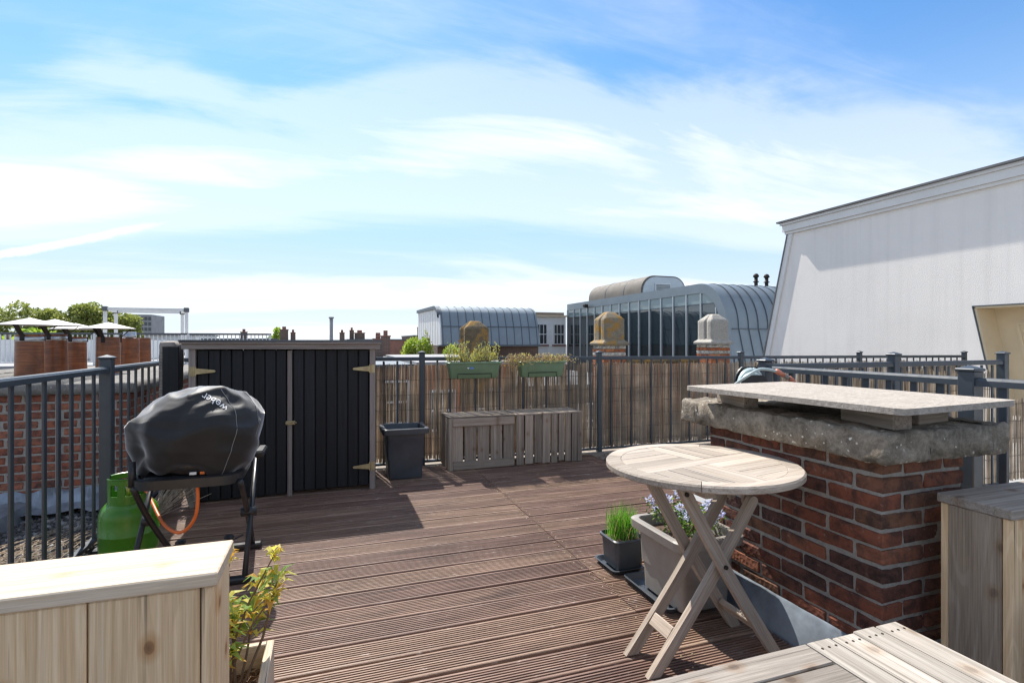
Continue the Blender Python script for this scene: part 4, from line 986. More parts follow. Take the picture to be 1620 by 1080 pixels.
# ------------------------------------------------------------------ gas bottle and hose
tk = thing('gas_bottle', 'green gas bottle with a guard collar beside the left railing', 'gas bottle', (-1.06, 3.475, 0))
C = (-1.06, 3.475, 0)
m = MB(); m.lathe([(0, .0), (.11, .0), (.115, .02), (.13, .028), (.138, .05), (.14, .075), (.14, .145), (.1415, .147), (.1415, .153), (.14, .155), (.14, .235), (.137, .262), (.126, .29), (.105, .312), (.07, .327), (0, .333)], 40, C); m.build('cylinder', M_['tank'], tk, True)
m = MB()
def arcband(r, z0, z1, a0, a1, n=30, t=.004):
    m.lathe([(r, z0), (r, z1), (r-t, z1), (r-t, z0), (r, z0)], n, C, a0=a0, a1=a1)
arcband(.1, .312, .362, R(-150), R(190)); arcband(.1, .425, .448, R(-150), R(165)); m.lathe([(.1, .448), (.103, .452), (.1, .457), (.095, .455), (.095, .448)], 30, C, a0=R(-150), a1=R(165))
for a in (-150, -105, -35, 30, 75, 150): arcband(.1, .362, .425, R(a), R(a+22), 6)
m.build('guard_collar', M_['tank'], tk, 'auto')
m = MB(); m.tube([(-1.06, 3.475, .33), (-1.06, 3.475, .405)], .014, 10); m.tube([(-1.06, 3.475, .375), (-1.0, 3.45, .38)], .011, 10); m.lathe([(0, .40), (.026, .402), (.028, .418), (.02, .424), (0, .425)], 12, C); m.build('valve', M_['brass'], tk, True)
hp = [(-1.0, 3.45, .38), (-.955, 3.40, .375), (-.90, 3.30, .33), (-.82, 3.16, .27), (-.74, 3.06, .245), (-.68, 3.01, .265), (-.635, 2.985, .33), (-.622, 2.98, .41), (-.625, 2.985, .5)]
def smooth_path(P_, n=6):
    P_ = [Vector(p) for p in P_]; out = []
    for i in range(len(P_)-1):
        p0, p1, p2, p3 = P_[max(i-1, 0)], P_[i], P_[i+1], P_[min(i+2, len(P_)-1)]
        for k in range(n):
            t = k/n; out.append(.5*((2*p1)+(p2-p0)*t+(2*p0-5*p1+4*p2-p3)*t*t+(3*p1-p0-3*p2+p3)*t**3))
    return out+[P_[-1]]
m = MB(); m.tube(smooth_path(hp), .0085, 10); tag(m.build('gas_hose', M_['orange'], None, True), 'orange rubber gas hose looping from the bottle to the barbecue', 'hose')

# ------------------------------------------------------------------ hose cart behind the pier
hc = thing('hose_reel', 'black garden hose reel with pale hose standing behind the brick pier', 'hose reel', (2.31, 2.43, 0))
HX, HY, HZ = 2.27, 2.42, .93
for dy, dx, dz in ((-.07, -.03, -.01), (.08, .07, .03)):
    m = MB(); pts = [(HX+dx+.105*math.cos(a), HZ+dz+.105*math.sin(a)) for a in [math.pi*2*i/36 for i in range(36)]]; pts = [(x, min(z, HZ+dz+.092)) for x, z in pts]
    m.prism(pts, 'y', HY+dy-.005, HY+dy+.005)
    for a in range(6): m.lathe([(0, .0), (.009, 0), (.009, .002), (0, .002)], 8, (HX+dx+.05*math.cos(a), HY+dy, HZ+dz+.05))
    m.build('side_plate', M_['blackplastic'], hc)
    for s in (-1, 1): m = MB(); m.tube([(HX+dx, HY+dy*1.15, HZ+dz), (HX+dx+s*.14, HY+dy*1.3, 0)], .01, 8); m.build('leg', M_['blackplastic'], hc, True)
m = MB(); m.tube([(HX-.03, HY-.065, HZ-.01), (HX+.07, HY+.075, HZ+.03)], .05, 20); m.build('drum', M_['blackplastic'], hc, True)
m = MB(); pts = []
for i in range(150):
    a = 2*math.pi*i/24; k = i/150; pts.append((HX-.02+.08*k+(.078+.01*(i > 75))*math.cos(a), HY-.05+.11*k, HZ+.005+.02*k+(.078+.01*(i > 75))*math.sin(a)))
m.tube(pts, .0085, 8); m.tube(smooth_path([(HX-.13, HY-.03, HZ+.03), (HX-.10, HY-.09, HZ+.08), (HX-.03, HY-.10, HZ+.115), (HX+.05, HY-.09, HZ+.112), (HX+.10, HY-.10, HZ+.10)]), .0085, 8); m.tube(smooth_path([(HX-.13, HY-.03, HZ+.03), (HX-.15, HY-.02, HZ-.1), (HX-.17, HY, HZ-.3), (HX-.15, HY+.05, .02)]), .0085, 8); m.build('hose', M_['hose'], hc, True)
m = MB(); P_ = Vector((HX+.09, HY-.10, HZ+.105)); D_ = Vector((.9, -.05, -.42)).normalized()
m.tube([P_, P_+D_*.03, P_+D_*.032, P_+D_*.06], [.014, .015, .013, .013], 10, mi=0); m.tube([P_+D_*.06, P_+D_*.1], [.013, .011], 10, mi=1); m.tube([P_+D_*.1, P_+D_*.12, P_+D_*.145], [.014, .013, .006], 10, mi=0)
m.build('nozzle', [flat('salmon_plastic', (.6, .2, .12), .4), M_['greyplastic']], hc, True)

# ------------------------------------------------------------------ chimney stack on the left with clay pots
CX0, CX1, CY0, CY1, CZT = -3.4, -1.44, 4.75, 8.1, .812
ch = thing('chimney_stack', 'broad red brick chimney stack with a grey concrete coping behind the left railing', 'chimney', (-2.4, 6.4, 0))
for i in range(15):
    z1 = CZT-.004-i*.0625; z0 = z1-.049
    if z1 < -.05: break
    x = CX1-(.105 if i % 2 else .215); brick(ch, x+.011 if i % 2 else x+.005, CX1, CY0, CY0+.1, z0, z1, M_['brick2'])
    while x > CX0+.22:
        L_ = random.uniform(.2, .216); brick(ch, round(x-L_, 2), round(x-.004, 2), CY0, CY0+.1, z0, z1, M_['brick2']); x -= L_+.015
    for j in range(4):
        y0 = CY0+.115+j*.22+(0 if i % 2 else .0); brick(ch, CX1-.1, CX1, y0, y0+.205, z0, z1, M_['brick2'])
b = MB(); b.box(CX0, CX1-.007, CY0+.007, CY1, -.06, CZT); b.build('mortar_core', M_['mortar'], ch)
b = MB(); b.box(CX0+.004, CX1-.004, CY0+.99, CY1+.006, -.06, CZT-.003); b.build('rear_wall', M_['wall_brick'], ch)
b = MB(); b.box(-1.905, -1.885, CY0-.008, CY0+.02, -.02, CZT-.004); b.build('joint_strip', M_['mortar'], ch)
rough_box(CX0-.06, CX1+.06, CY0-.07, CY1+.06, CZT, .893, .05, .008, .018, 9, .5).build('coping', M_['coping2'], ch, True)
m = MB(); vs = []; n = 40     # crumpled lead at its foot
for i in range(n+1):
    x = -2.25+.85*i/n
    for j, (y, z) in enumerate(((4.74, .12), (4.715, .08), (4.66, .035), (4.52, .005))): vs.append((x, y-mnoise.noise(Vector((x*9, j, 2)))*.05, z+mnoise.noise(Vector((x*8, j*1.7, 0)))*.04))
m.add(vs, [(i*4+j, i*4+j+1, (i+1)*4+j+1, (i+1)*4+j) for i in range(n) for j in range(3)]); m.build('lead_apron', M_['lead'], ch)
def clay_pot(label, x, y, r, h, cap, collar=True):
    t = thing('chimney_pot', label, 'chimney pot', (x, y, .89), 'clay pots on the chimney stack')
    m = MB(); m.lathe([(r*1.03, 0), (r*1.0, h*.2), (r*.97, h-.01), (r*.96, h), (r*.84, h), (r*.84, h*.4), (0, h*.4)], 32, (0, 0, 0)); m.build('pot', M_['pot'], t, True, Matrix.Translation((x, y, .885)))
    z = .885+h
    if collar: m = MB(); m.lathe([(r*.985, -.06), (r*1.0, -.058), (r*1.0, -.022), (r*.98, -.02)], 32, (x, y, z)); m.build('band', M_['steel'], t, True)
    if cap:
        R_ = .228; zc = z+.085
        m = MB(); m.lathe([(0, .062), (R_*.5, .031), (R_, 0), (R_, -.005), (R_*.5, .025), (0, .055)], 40, (x, y, zc)); m.build('cap', M_['capmetal'], t)
        for a in (265, 25, 145):
            c, s = math.cos(R(a)), math.sin(R(a)); m = MB(); m.bar((x+c*r*1.02, y+s*r*1.02, z-.055), (x+c*r*1.02, y+s*r*1.02, z-.0), .034, .006, up=(c, s, 0)); m.bar((x+c*r*1.02, y+s*r*1.02, z-.005), (x+c*r*1.9, y+s*r*1.9, zc+.008), .034, .006, up=(c, s, 0)); m.lathe([(0, .004), (.01, .003), (.012, 0)], 8, (x+c*r*1.05, y+s*r*1.05-.004, z-.045)); m.build('strut', M_['strap'], t)
    return t
clay_pot('front clay chimney pot under a cone cap, leftmost of the row', -2.48, 5.72, .1, .375, True)
clay_pot('second clay chimney pot of the left row, half behind the front one', -2.535, 6.3, .1, .385, True)
clay_pot('third clay chimney pot of the left row, farthest from the railing', -2.61, 6.94, .1, .365, True)
clay_pot('wide clay chimney pot with a cone cap, alone in front of the right row', -2.1, 6.3, .102, .36, True, False)
clay_pot('uncapped clay chimney pot with a metal sleeve in the right row', -2.13, 7.0, .092, .35, False, False)
clay_pot('last uncapped clay chimney pot of the right row, nearest the shed', -2.19, 7.62, .092, .36, False, False)
m = MB(); m.tube([(-2.13, 7.0, 1.2), (-2.13, 7.0, 1.31)], .06, 16); tag(m.build('flue_sleeve', M_['steel'], None, True), 'short grey metal flue sleeve stuck in an uncapped chimney pot', 'flue')
m = MB(); vs = []; n = 16
for i in range(n+1):
    for j in range(9): u = j/8; x = -3.4+.7*i/n; y = 5.2+.5*u; vs.append((x, y, .9+.13*math.sin(math.pi*u)*(1-i/n)**.7+.01*mnoise.noise(Vector((x*12, y*12, 0)))))
m.add(vs, [(i*9+j, i*9+j+1, (i+1)*9+j+1, (i+1)*9+j) for i in range(n) for j in range(8)]); m.build('mortar_haunch', M_['coping2'], ch, True)
# gravel roof below, its lead edge, dry reeds blown onto it
ed = MB(); ed.prism([(-2.24, -.058), (-2.0, -.058), (-2.03, .05), (-2.08, .07), (-2.2, .06)], 'y', 1.0, 4.66); tag(ed.build('lead_kerb', M_['lead'], None), 'blue grey lead kerb along the gravel roof left of the railing', 'roof kerb')
m = MB(); ico = None
import bmesh as _b
bm = _b.new(); _b.ops.create_icosphere(bm, subdivisions=1, radius=1); bm.verts.index_update(); IV = [v.co.copy() for v in bm.verts]; IF = [tuple(v.index for v in f.verts) for f in bm.faces]; bm.free()
for i in range(5200):
    x, y = random.uniform(-1.99, -1.37), random.uniform(1.6, 4.66); s = random.uniform(.012, .028); q = Matrix.Rotation(random.uniform(0, 6.3), 3, Vector((random.gauss(0,1), random.gauss(0,1), random.gauss(0,1))).normalized()); sc = Vector((s, s*random.uniform(.6, 1), s*random.uniform(.4, .7)))
    o = Vector((x, y, -.058+s*.3+random.random()*.02)); m.add([q @ Vector((v.x*sc.x, v.y*sc.y, v.z*sc.z))+o for v in IV], IF, random.choice((0, 0, 0, 1)))
gv = m.build('roof_gravel', [M_['gravel'], flat('grey_pebble', (.24, .235, .225), .8, 0, .3, 30)], None, True); tag(gv, 'dark gravel covering the flat roof left of the railing', 'gravel', kind='stuff')
m = MB()
for i in range(85):
    c = Vector((random.uniform(-1.85, -1.4), random.uniform(3.0, 4.0), -.02+random.random()*.035)); a = R(68)+random.gauss(0, .35); d = Vector((math.cos(a), math.sin(a), random.gauss(0, .03)))*random.uniform(.15, .4); m.tube([c-d, c+d], [.0032, .0026], 4)
sr = m.build('fallen_reeds', M_['reed'], None); tag(sr, 'dry broken reeds strewn over the gravel roof', 'reeds', kind='stuff')
# ------------------------------------------------------------------ white neighbour house on the right
wh = thing('white_house', 'white stucco house end with a sloping edge and a moulded cornice on the right', 'house', (9.5, 6, -13))
b = MB()
b.prism([(5.47, 1.743), (5.11, -.09), (5.11, -13), (10.34, -13), (10.34, -2.0), (8.98, 3.6), (5.47, 3.6)], 'x', 9.5, 10.0)
b.prism([(3.3, 1.743), (5.47, 1.743), (5.47, 3.6), (3.3, 3.6)], 'x', 9.5, 10.0); b.prism([(-6, -13), (3.3, -13), (3.3, 3.6), (-6, 3.6)], 'x', 9.5, 10.0)
b.build('wall', M_['stucco'], wh)
b = MB(); b.prism([(-6, -13), (10.335, -13), (10.335, -2.0), (8.975, 3.62), (-6, 3.62)], 'x', 10.02, 17); b.build('main_block', M_['render'], wh)
# cornice: fascia, bead and projecting cap, returned round the end
for nm, o, z0, z1, mt in (('cornice_bead', .05, 3.545, 3.60, 'cornice'), ('cornice_fascia', .085, 3.60, 3.745, 'cornice'), ('cornice_bead', .12, 3.745, 3.80, 'cornice'), ('roof_edge', .17, 3.80, 3.835, 'darkgrey')):
    b = MB(); b.box(9.5-o, 17, -6, 9.0+o, z0, z1-.002); b.build(nm, M_[mt], wh)
b = MB(); b.prism([(8.985, 3.54), (8.86, 3.54), (10.21, -2.0), (10.36, -2.0)][::-1], 'x', 9.46, 9.499); b.build('edge_trim', M_['cornice'], wh)
b = MB(); b.prism([(8.995, 3.54), (8.975, 3.54), (10.335, -2.0), (10.39, -2.0)][::-1], 'x', 9.44, 10.1); b.build('edge_trim', M_['darkgrey'], wh)
# the cream dormer recess
b = MB(); b.box(9.93, 10.015, 3.3, 5.5, -.3, 1.75); rc = b.build('dormer_recess', M_['cream'], wh)
b = MB(); b.prism([(5.465, 1.74), (5.12, .0), (5.09, .0), (5.43, 1.71)], 'x', 9.503, 9.93); b.build('reveal', M_['cream'], rc)
b = MB(); b.box(9.503, 9.93, 3.3, 5.46, 1.715, 1.741); b.build('lintel', M_['cream'], rc)
for p in ([(5.15, 1.5), (4.86, .0), (4.82, .0), (5.11, 1.5)], [(5.11, 1.5), (5.10, 1.455), (3.5, 1.455), (3.5, 1.5)]): b = MB(); b.prism(p, 'x', 9.905, 9.93); b.build('panel_moulding', M_['cream'], rc)
b = MB(); b.prism([(5.485, 1.755), (5.47, 1.743), (5.10, -.09), (5.115, -.09)], 'x', 9.485, 9.51); b.prism([(5.485, 1.757), (3.3, 1.757), (3.3, 1.743), (5.47, 1.743)], 'x', 9.485, 9.51); b.build('recess_edge', M_['zinc_dark'], wh)
b = MB(); b.box(8.95, 9.45, 1.2, 4.9, -.085, .12); tag(b.build('roof_ledge', M_['render'], None), 'pale roof ledge below the cream recess of the white house', 'ledge')

# ------------------------------------------------------------------ parapet and its capped piers behind the back railing
b = MB(); b.box(2.2, 9.44, 5.66, 8.6, -13, -.35); struct('rear_flat_roof', b, M_['bitumen'])
pw = thing('parapet_wall', 'stone topped parapet wall between the two capped piers', 'parapet', (5.4, 8, -.35))
b = MB(); b.box(4.72, 6.2, 7.86, 8.14, -.35, .82); b.build('wall', M_['wall_orange'], pw); rough_box(4.715, 6.2, 7.82, 8.18, .82, .915, .06, .01, .02, 4).build('coping', M_['stone_brown'], pw, True)
def capped_pier(label, cx, cy, mat, brickz, top, w=.41):
    t = thing('capped_pier', label, 'roof pier', (cx, cy, -.35), 'capped piers behind the back railing'); h = w/2
    if brickz:
        b = MB(); b.box(cx-h+.012, cx+h-.012, cy-h+.012, cy+h-.012, -.35, brickz); b.build('mortar_core', M_['mortar'], t)
        for i in range(6):
            z1 = brickz-.004-i*.058; z0 = z1-.05; mt = M_['brick_wh'] if i in (0, 2) else M_['brick_or']; n = 2; p = (w+.008)/n
            for s in range(n):
                a0 = -h+s*p; a1 = a0+p-.008; k = .09; s0 = -h+.1 if i % 2 else -h
                brick(t, cx+a0, cx+a1, cy-h, cy-h+k, z0, z1, mt); brick(t, cx+a0, cx+a1, cy+h-k, cy+h, z0, z1, mt)
            brick(t, cx-h, cx-h+k, cy-h+k+.008, cy+h-k-.008, z0, z1, mt); brick(t, cx+h-k, cx+h, cy-h+k+.008, cy+h-k-.008, z0, z1, mt)
        b = MB(); b.box(cx-h+.002, cx+h-.002, cy-h+.002, cy+h-.002, -.35, brickz-6*.058-.004); b.build('shaft', M_['wall_orange'], t)
    zb = brickz or .2; q = w/2-.015
    m = rough_box(cx-q, cx+q, cy-q, cy+q, zb, top, .03, .0025, .012, int(cx*7) % 9)
    m.v = [(cx+(x-cx)*(1-.66*max(0, (z-(top-.12))/.12)), cy+(y-cy)*(1-.66*max(0, (z-(top-.12))/.12)), z) for x, y, z in m.v]
    m.build('stone_cap', M_[mat], t, True)
    if brickz:
        m = MB(); e = q+.055; vs = []
        prof = [(q-.01, zb+.10), (q+.012, zb+.075), (q+.045, zb+.05), (e, zb+.03), (e-.005, zb+.001)]
        for r_, z in prof: vs += [(cx-r_, cy-r_, z), (cx+r_, cy-r_, z), (cx+r_, cy+r_, z), (cx-r_, cy+r_, z)]
        m.add(vs, [(i*4+j, i*4+(j+1) % 4, (i+1)*4+(j+1) % 4, (i+1)*4+j) for i in range(4) for j in range(4)]); m.build('moulding', M_[mat], t)
    return t
capped_pier('ochre lichened stone capped pier on banded brick, in front of the glass facade', 4.5, 8.0, 'stone_moss', 1.135, 1.70)
capped_pier('pale grey stone capped pier on banded brick, beside the white house', 6.66, 8.0, 'stone', 1.15, 1.70)
capped_pier('squat brown mossy stone pier behind the lavender box', 2.2, 8.3, 'stone_brown', 0, 1.53, .42)

# ------------------------------------------------------------------ glass fronted building with the curved zinc roof
GX, GY0, GY1, GZ = 15.6, 18.25, 33.5, 3.77
gb = thing('glass_building', 'long glass fronted building with a curved standing-seam zinc roof', 'building', (GX, 25, -13))
prof = [(GY0-1.0, -13), (GY0-1.0, -.6)]
for i in range(13): a = math.pi*(1-i/12*.5); prof.append((GY0+1.35+1.75*math.cos(a)+.0, GZ-2.0+2.0*math.sin(a)))
prof = [(GY0-1.15, -13), (GY0-1.15, -1.0)]+[(GY0+1.35+(1.75)*math.cos(a), GZ-2.0+2.0*math.sin(a)) for a in [math.pi*(1-.5*i/12) for i in range(13)]]+[(GY1, GZ), (GY1, -13)]
b = MB(); b.prism(prof, 'x', GX+.12, GX+14); b.build('zinc_shell', M_['zinc'], gb, 'auto')
# seams, each a raised rib following the curve
rib = prof[1:16]
for k in range(24):
    x = GX+.55+k*.52; m = MB(); vs = []
    for (y, z) in rib:
        for dx, dn in ((-.013, 0), (-.013, .04), (.013, .04), (.013, 0)): vs.append((x+dx, y-dn*.8, z+dn*.6))
    n = len(rib); m.add(vs, [(i*4+j, i*4+(j+1) % 4, (i+1)*4+(j+1) % 4, (i+1)*4+j) for i in range(n-1) for j in range(4)]); m.build('seam', M_['zinc_dark'], gb)
b = MB(); b.box(GX+.2, GX+14, GY0-.36-.1, GY0-.3, 1.72, 1.75); b.build('cross_seam', M_['zinc_dark'], gb)
# verge band round the glass
def offs(pr, k): cy, cz = 26.0, -2.0; return [(y+(cy-y)*k*(abs(y-cy) < 40)*.0+(k if y < cy else 0), z-k*.62 if z > 0 else z) for y, z in pr]
outer = prof[1:16]+[(GY1, GZ)]; inner = []
for i, (y, z) in enumerate(outer):
    p, q = outer[max(0, i-1)], outer[min(len(outer)-1, i+1)]; d = Vector((q[0]-p[0], q[1]-p[1])).normalized(); inner.append((y+d.y*.42, z-d.x*.42))
m = MB(); n = len(outer); vs = [(GX-.05, y, z) for y, z in outer]+[(GX-.05, y, z) for y, z in inner]+[(GX+.119, y, z) for y, z in outer]+[(GX+.119, y, z) for y, z in inner]
m.add(vs, [(i, i+1, n+i+1, n+i) for i in range(n-1)]+[(2*n+i, i, i+1, 2*n+i+1) for i in range(n-1)]+[(n+i, n+i+1, 3*n+i+1, 3*n+i) for i in range(n-1)]); m.build('verge_band', M_['zinc'], gb, 'auto')
def zin(y):
    for (y0, z0), (y1, z1) in zip(inner, inner[1:]):
        if y0 <= y <= y1: return z0+(z1-z0)*(y-y0)/(y1-y0)
    return inner[-1][1]
ys = [GY0+.25+i*1.0 for i in range(16)]; ys[0] = inner[1][0]+.25
transom = 2.85
for i, (y0, y1) in enumerate(zip(ys, ys[1:])):
    steps = [y0+(y1-y0)*k/5 for k in range(6)]
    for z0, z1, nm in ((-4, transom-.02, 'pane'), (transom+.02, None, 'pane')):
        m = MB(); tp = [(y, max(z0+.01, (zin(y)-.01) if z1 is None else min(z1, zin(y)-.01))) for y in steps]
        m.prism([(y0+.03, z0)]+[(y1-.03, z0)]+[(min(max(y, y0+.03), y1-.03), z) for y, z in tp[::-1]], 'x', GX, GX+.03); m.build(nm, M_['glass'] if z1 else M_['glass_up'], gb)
for i, y in enumerate(ys): b = MB(); b.box(GX-.06, GX+.06, y-.03, y+.03, -4, zin(y)-.002); b.build('mullion', M_['zinc_pale'], gb)
b = MB(); b.box(GX-.02, GX+.05, ys[0], ys[-1], transom-.025, transom+.025); b.build('transom', M_['zinc_dark'], gb)
b = MB(); b.box(GX+.05, GX+.11, ys[0]-.2, GY1-.05, -13, -4); b.build('base_wall', M_['render'], gb)
m = MB(); m.tube([(GX-.3, 30.4, 3.42), (GX+.1, 30.4, 3.42)], .06, 8); m.cbox(GX-.45, GX-.2, 30.0, 30.3, 3.38, 3.55, .02); m.build('camera_unit', M_['strap'], gb)
# rounded plant room on its roof
pr_ = thing('roof_plant_room', 'rounded brown roofed plant room on top of the glass building', 'roof structure', (17.5, 28, GZ))
def arch(x0, x1, z0, z1, r, k): return [(x0, z0)]+[(x0+r-r*math.cos(a), z1-r+r*math.sin(a)) for a in [math.pi/2*i/k for i in range(k+1)]]+[(x1-r+r*math.sin(a), z1-r+r*math.cos(a)) for a in [math.pi/2*i/k for i in range(k+1)]]+[(x1, z0)]
b = MB(); b.prism(arch(16.15, 19.1, GZ-.05, 4.86, .85, 8), 'y', 25.2, 31.4); b.build('shell', M_['roofbrown'], pr_, 'auto')
b = MB(); b.prism(arch(16.25, 19.0, GZ-.05, 4.78, .8, 8), 'y', 25.12, 25.199); b.build('gable', M_['zinc_pale'], pr_)
b = MB(); b.box(17.0, 18.0, 25.06, 25.12, 3.75, 4.42)
b.build('vent_frame', M_['whitepaint'], pr_)
for k in range(7): b = MB(); b.box(17.05, 17.95, 25.03, 25.06, 3.8+k*.085, 3.86+k*.085); b.build('louvre', M_['louvre'], pr_)
for k, y in enumerate((27.0, 29.2)): b = MB(); b.prism([(x*1.0, z+.004) for x, z in arch(16.14, 19.11, GZ-.05, 4.87, .86, 8)], 'y', y, y+.05); b.build('roof_seam', M_['zinc_dark'], pr_)
pr2 = thing('roof_hatch', 'low rounded roof structure partly hidden by the white house', 'roof structure', (22, 21.8, GZ)); b = MB(); b.prism(arch(21.7, 25, GZ-.03, 4.02, .4, 6), 'y', 21, 24); b.build('shell', M_['zinc_dark'], pr2, 'auto')
b = MB(); b.prism(arch(21.78, 24.9, GZ-.03, 3.97, .36, 6), 'y', 20.94, 20.999); b.build('gable', M_['zinc_pale'], pr2)
for x, w_ in ((21.05, 'left'), (21.75, 'right')):
    m = MB(); m.tube([(x, 22, GZ-.1), (x, 22, 4.55)], .09, 10); m.tube([(x, 22, 4.3), (x, 22, 4.34)], .15, 10); m.lathe([(.12, 4.55), (.16, 4.6), (.1, 4.72), (0, 4.76)], 10, (x, 22, 0)); tag(m.build('flue_pipe', M_['strap'], None, True), 'thin dark flue pipe on the zinc roof, %s of the two' % w_, 'flue pipe', 'flue pipes on the zinc roof')

# ------------------------------------------------------------------ zinc vault building and the white wing with two windows
vb = thing('zinc_vault_building', 'small building with a white gable and a curved blue-grey zinc vault', 'building', (8, 32, -13))
vp = [(28.15, 1.02), (28.35, 2.0), (28.6, 2.55)]+[(29.75+1.15*math.cos(a), 2.5+.68*math.sin(a)) for a in [math.pi*(1-.5*i/7) for i in range(1, 8)]]+[(35.9, 3.26), (35.9, 1.02)]
b = MB(); b.prism(vp, 'x', 5.68, 11.35); b.build('vault', M_['zinc'], vb, 'auto')
for k in range(13):
    x = 5.75+k*.455; m = MB(); vs = []; rb_ = vp[:10]
    for y, z in rb_:
        for dx, dn in ((-.012, 0), (-.012, .035), (.012, .035), (.012, 0)): vs.append((x+dx, y-dn*.8, z+dn*.6))
    m.add(vs, [(i*4+j, i*4+(j+1) % 4, (i+1)*4+(j+1) % 4, (i+1)*4+j) for i in range(len(rb_)-1) for j in range(4)]); m.build('seam', M_['zinc_dark'], vb)
b = MB(); b.box(5.69, 11.36, 28.31, 28.4, 2.02, 2.045); b.build('cross_seam', M_['zinc_dark'], vb)
gp_ = [(y+.02 if y < 30 else y, z-.03) for y, z in vp]
b = MB(); b.prism(gp_, 'x', 5.6, 5.679); b.build('gable_wall', M_['whitepaint'], vb)
for k in range(9): b = MB(); b.box(5.585, 5.6, 28.9+k*.78, 28.93+k*.78, 1.05, 2.95); b.build('gable_batten', M_['render'], vb)
m = MB(); vs = []
top_ = vp[3:11]
for y, z in top_: vs += [(5.5, y, z+.03), (5.7, y, z+.03), (5.7, y, z-.16), (5.5, y, z-.16)]
m.add(vs, [(i*4+j, i*4+(j+1) % 4, (i+1)*4+(j+1) % 4, (i+1)*4+j) for i in range(len(top_)-1) for j in range(4)]); m.build('verge', M_['zinc_dark'], vb)
b = MB(); b.box(5.5, 11.4, 28.5, 36, -13, 1.0); b.build('brick_wall', M_['wall_brown'], vb)
b = MB(); b.box(5.5, 11.4, 28.05, 28.5, .93, 1.015); b.build('gutter', M_['zinc_dark'], vb)
ww = thing('white_wing', 'white rendered wing with two sash windows between the zinc vault and the glass', 'building', (13.5, 35, -13))
WY = 33.6
b = MB(); b.box(11.45, 15.5, WY, 44, -13, 2.9); b.build('wall', M_['whitepaint'], ww)
b = MB(); b.box(11.3, 15.52, WY-.25, WY-.001, 2.9, 3.0); b.build('cornice', M_['cream'], ww); b = MB(); b.box(10.9, 15.5, WY+.3, 44, 3.0, 3.22); b.build('roof', M_['roofbrown'], ww)
def window(parent, x0, x1, z0, z1, y, mats=('whitepaint', 'pane'), bars=(1, 1), depth=.12):
    f = MB(); t = .07
    for a in ((x0, x0+t, z0, z1), (x1-t, x1, z0, z1), (x0+t, x1-t, z0, z0+t), (x0+t, x1-t, z1-t, z1)): f.box(a[0], a[1], y-.05, y-.002, a[2], a[3])
    for i in range(bars[0]): x = x0+(x1-x0)*(i+1)/(bars[0]+1); f.box(x-.02, x+.02, y-.035, y-.002, z0+t, z1-t)
    for i in range(bars[1]): z = z0+(z1-z0)*(i+1)/(bars[1]+1); f.box(x0+t, x1-t, y-.04, y-.003, z-.03, z+.03)
    w = f.build('window', M_[mats[0]], parent); g_ = MB(); g_.box(x0+t, x1-t, y-.02, y-.004, z0+t, z1-t); g_.build('pane', M_[mats[1]], w); s = MB(); s.box(x0-.08, x1+.08, y-.14, y-.001, z0-.1, z0-.002); s.build('sill', M_['wall_brick'], w); return w
for x0, x1 in ((13.25, 14.1), (14.55, 15.4)): window(ww, x0, x1, .98, 2.42, WY, bars=(2, 1))
b = MB(); b.box(12.55, 12.65, WY-.1, WY-.002, -5, 1.1); b.build('downpipe', M_['render'], ww)

# ------------------------------------------------------------------ houses beyond the back fence
def house(name, label, x0, x1, y0, y1, zt, wall, roof, wins=(), chim=(), roofh=.12, par=.08):
    h = thing(name, label, 'house', ((x0+x1)/2, y0, -13)); b = MB(); b.box(x0, x1, y0, y1, -13, zt); b.build('wall', M_[wall], h)
    b = MB(); b.box(x0-par, x1+par, y0-par, y1+par, zt+.001, zt+roofh); b.build('roof', M_[roof], h)
    for (a, c, z0, z1) in wins: window(h, a, c, z0, z1, y0)
    for (cx, cy, w, hh) in chim:
        m = MB(); m.box(cx-w, cx+w, cy-w, cy+w, zt+roofh+.001, zt+roofh+hh); c = m.build('chimney', M_['wall_brown'], h)
        m = MB(); m.box(cx-w*1.15, cx+w*1.15, cy-w*1.15, cy+w*1.15, zt+roofh+hh+.001, zt+roofh+hh+.06); m.tube([(cx, cy, zt+roofh+hh+.06), (cx, cy, zt+roofh+hh+.3)], w*.5, 8); m.build('chimney_pot', M_['wall_brick'], c)
    return h
house('brick_house', 'red brick house with white windows seen through the reeds beside the shed', -2.2, 2.35, 16, 27, .42, 'wall_brick', 'zinc_dark', [(x, x+.8, z, z+1.3) for x in (-.9, .35, 1.45) for z in (-1.25, -3.6)], [(1.9, 23, .2, .75), (2.75-.3, 25.5, .2, .9)], .1)
house('brick_house', 'orange brick house behind the lavender box', 2.4, 5.3, 15.2, 24, .52, 'wall_orange', 'midgrey', [(x, x+.75, z, z+1.2) for x in (2.7, 4.1) for z in (-1.4, -3.8)], [], .09)
house('brick_house', 'brick house seen dimly behind the middle of the reed screen', 5.35, 11, 15.6, 24, -.3, 'wall_brown', 'darkgrey', [(x, x+.8, z, z+1.2) for x in (5.8, 7.6, 9.4) for z in (-2.0,)], [], .1)
house('terrace_house', 'low far house with a chimney just above the left end of the shed roof', -10.5, -4.6, 52, 62, 1.35, 'wall_brown', 'darkgrey', [], [(-7.4, 53, .25, .55)])
house('terrace_house', 'low far house with two clustered chimneys above the shed roof', -4.5, 1.4, 50, 60, 1.15, 'wall_brown', 'midgrey', [], [(-3.9, 51, .32, .95), (-3.2, 51.5, .2, .7), (1.0, 51, .22, .7)])
house('terrace_house', 'low far house with a wide chimney at the right end of the shed roof', 1.5, 8.2, 51, 61, 1.3, 'wall_brick', 'darkgrey', [], [(2.6, 52, .45, .55), (1.9, 52.4, .2, .8)])
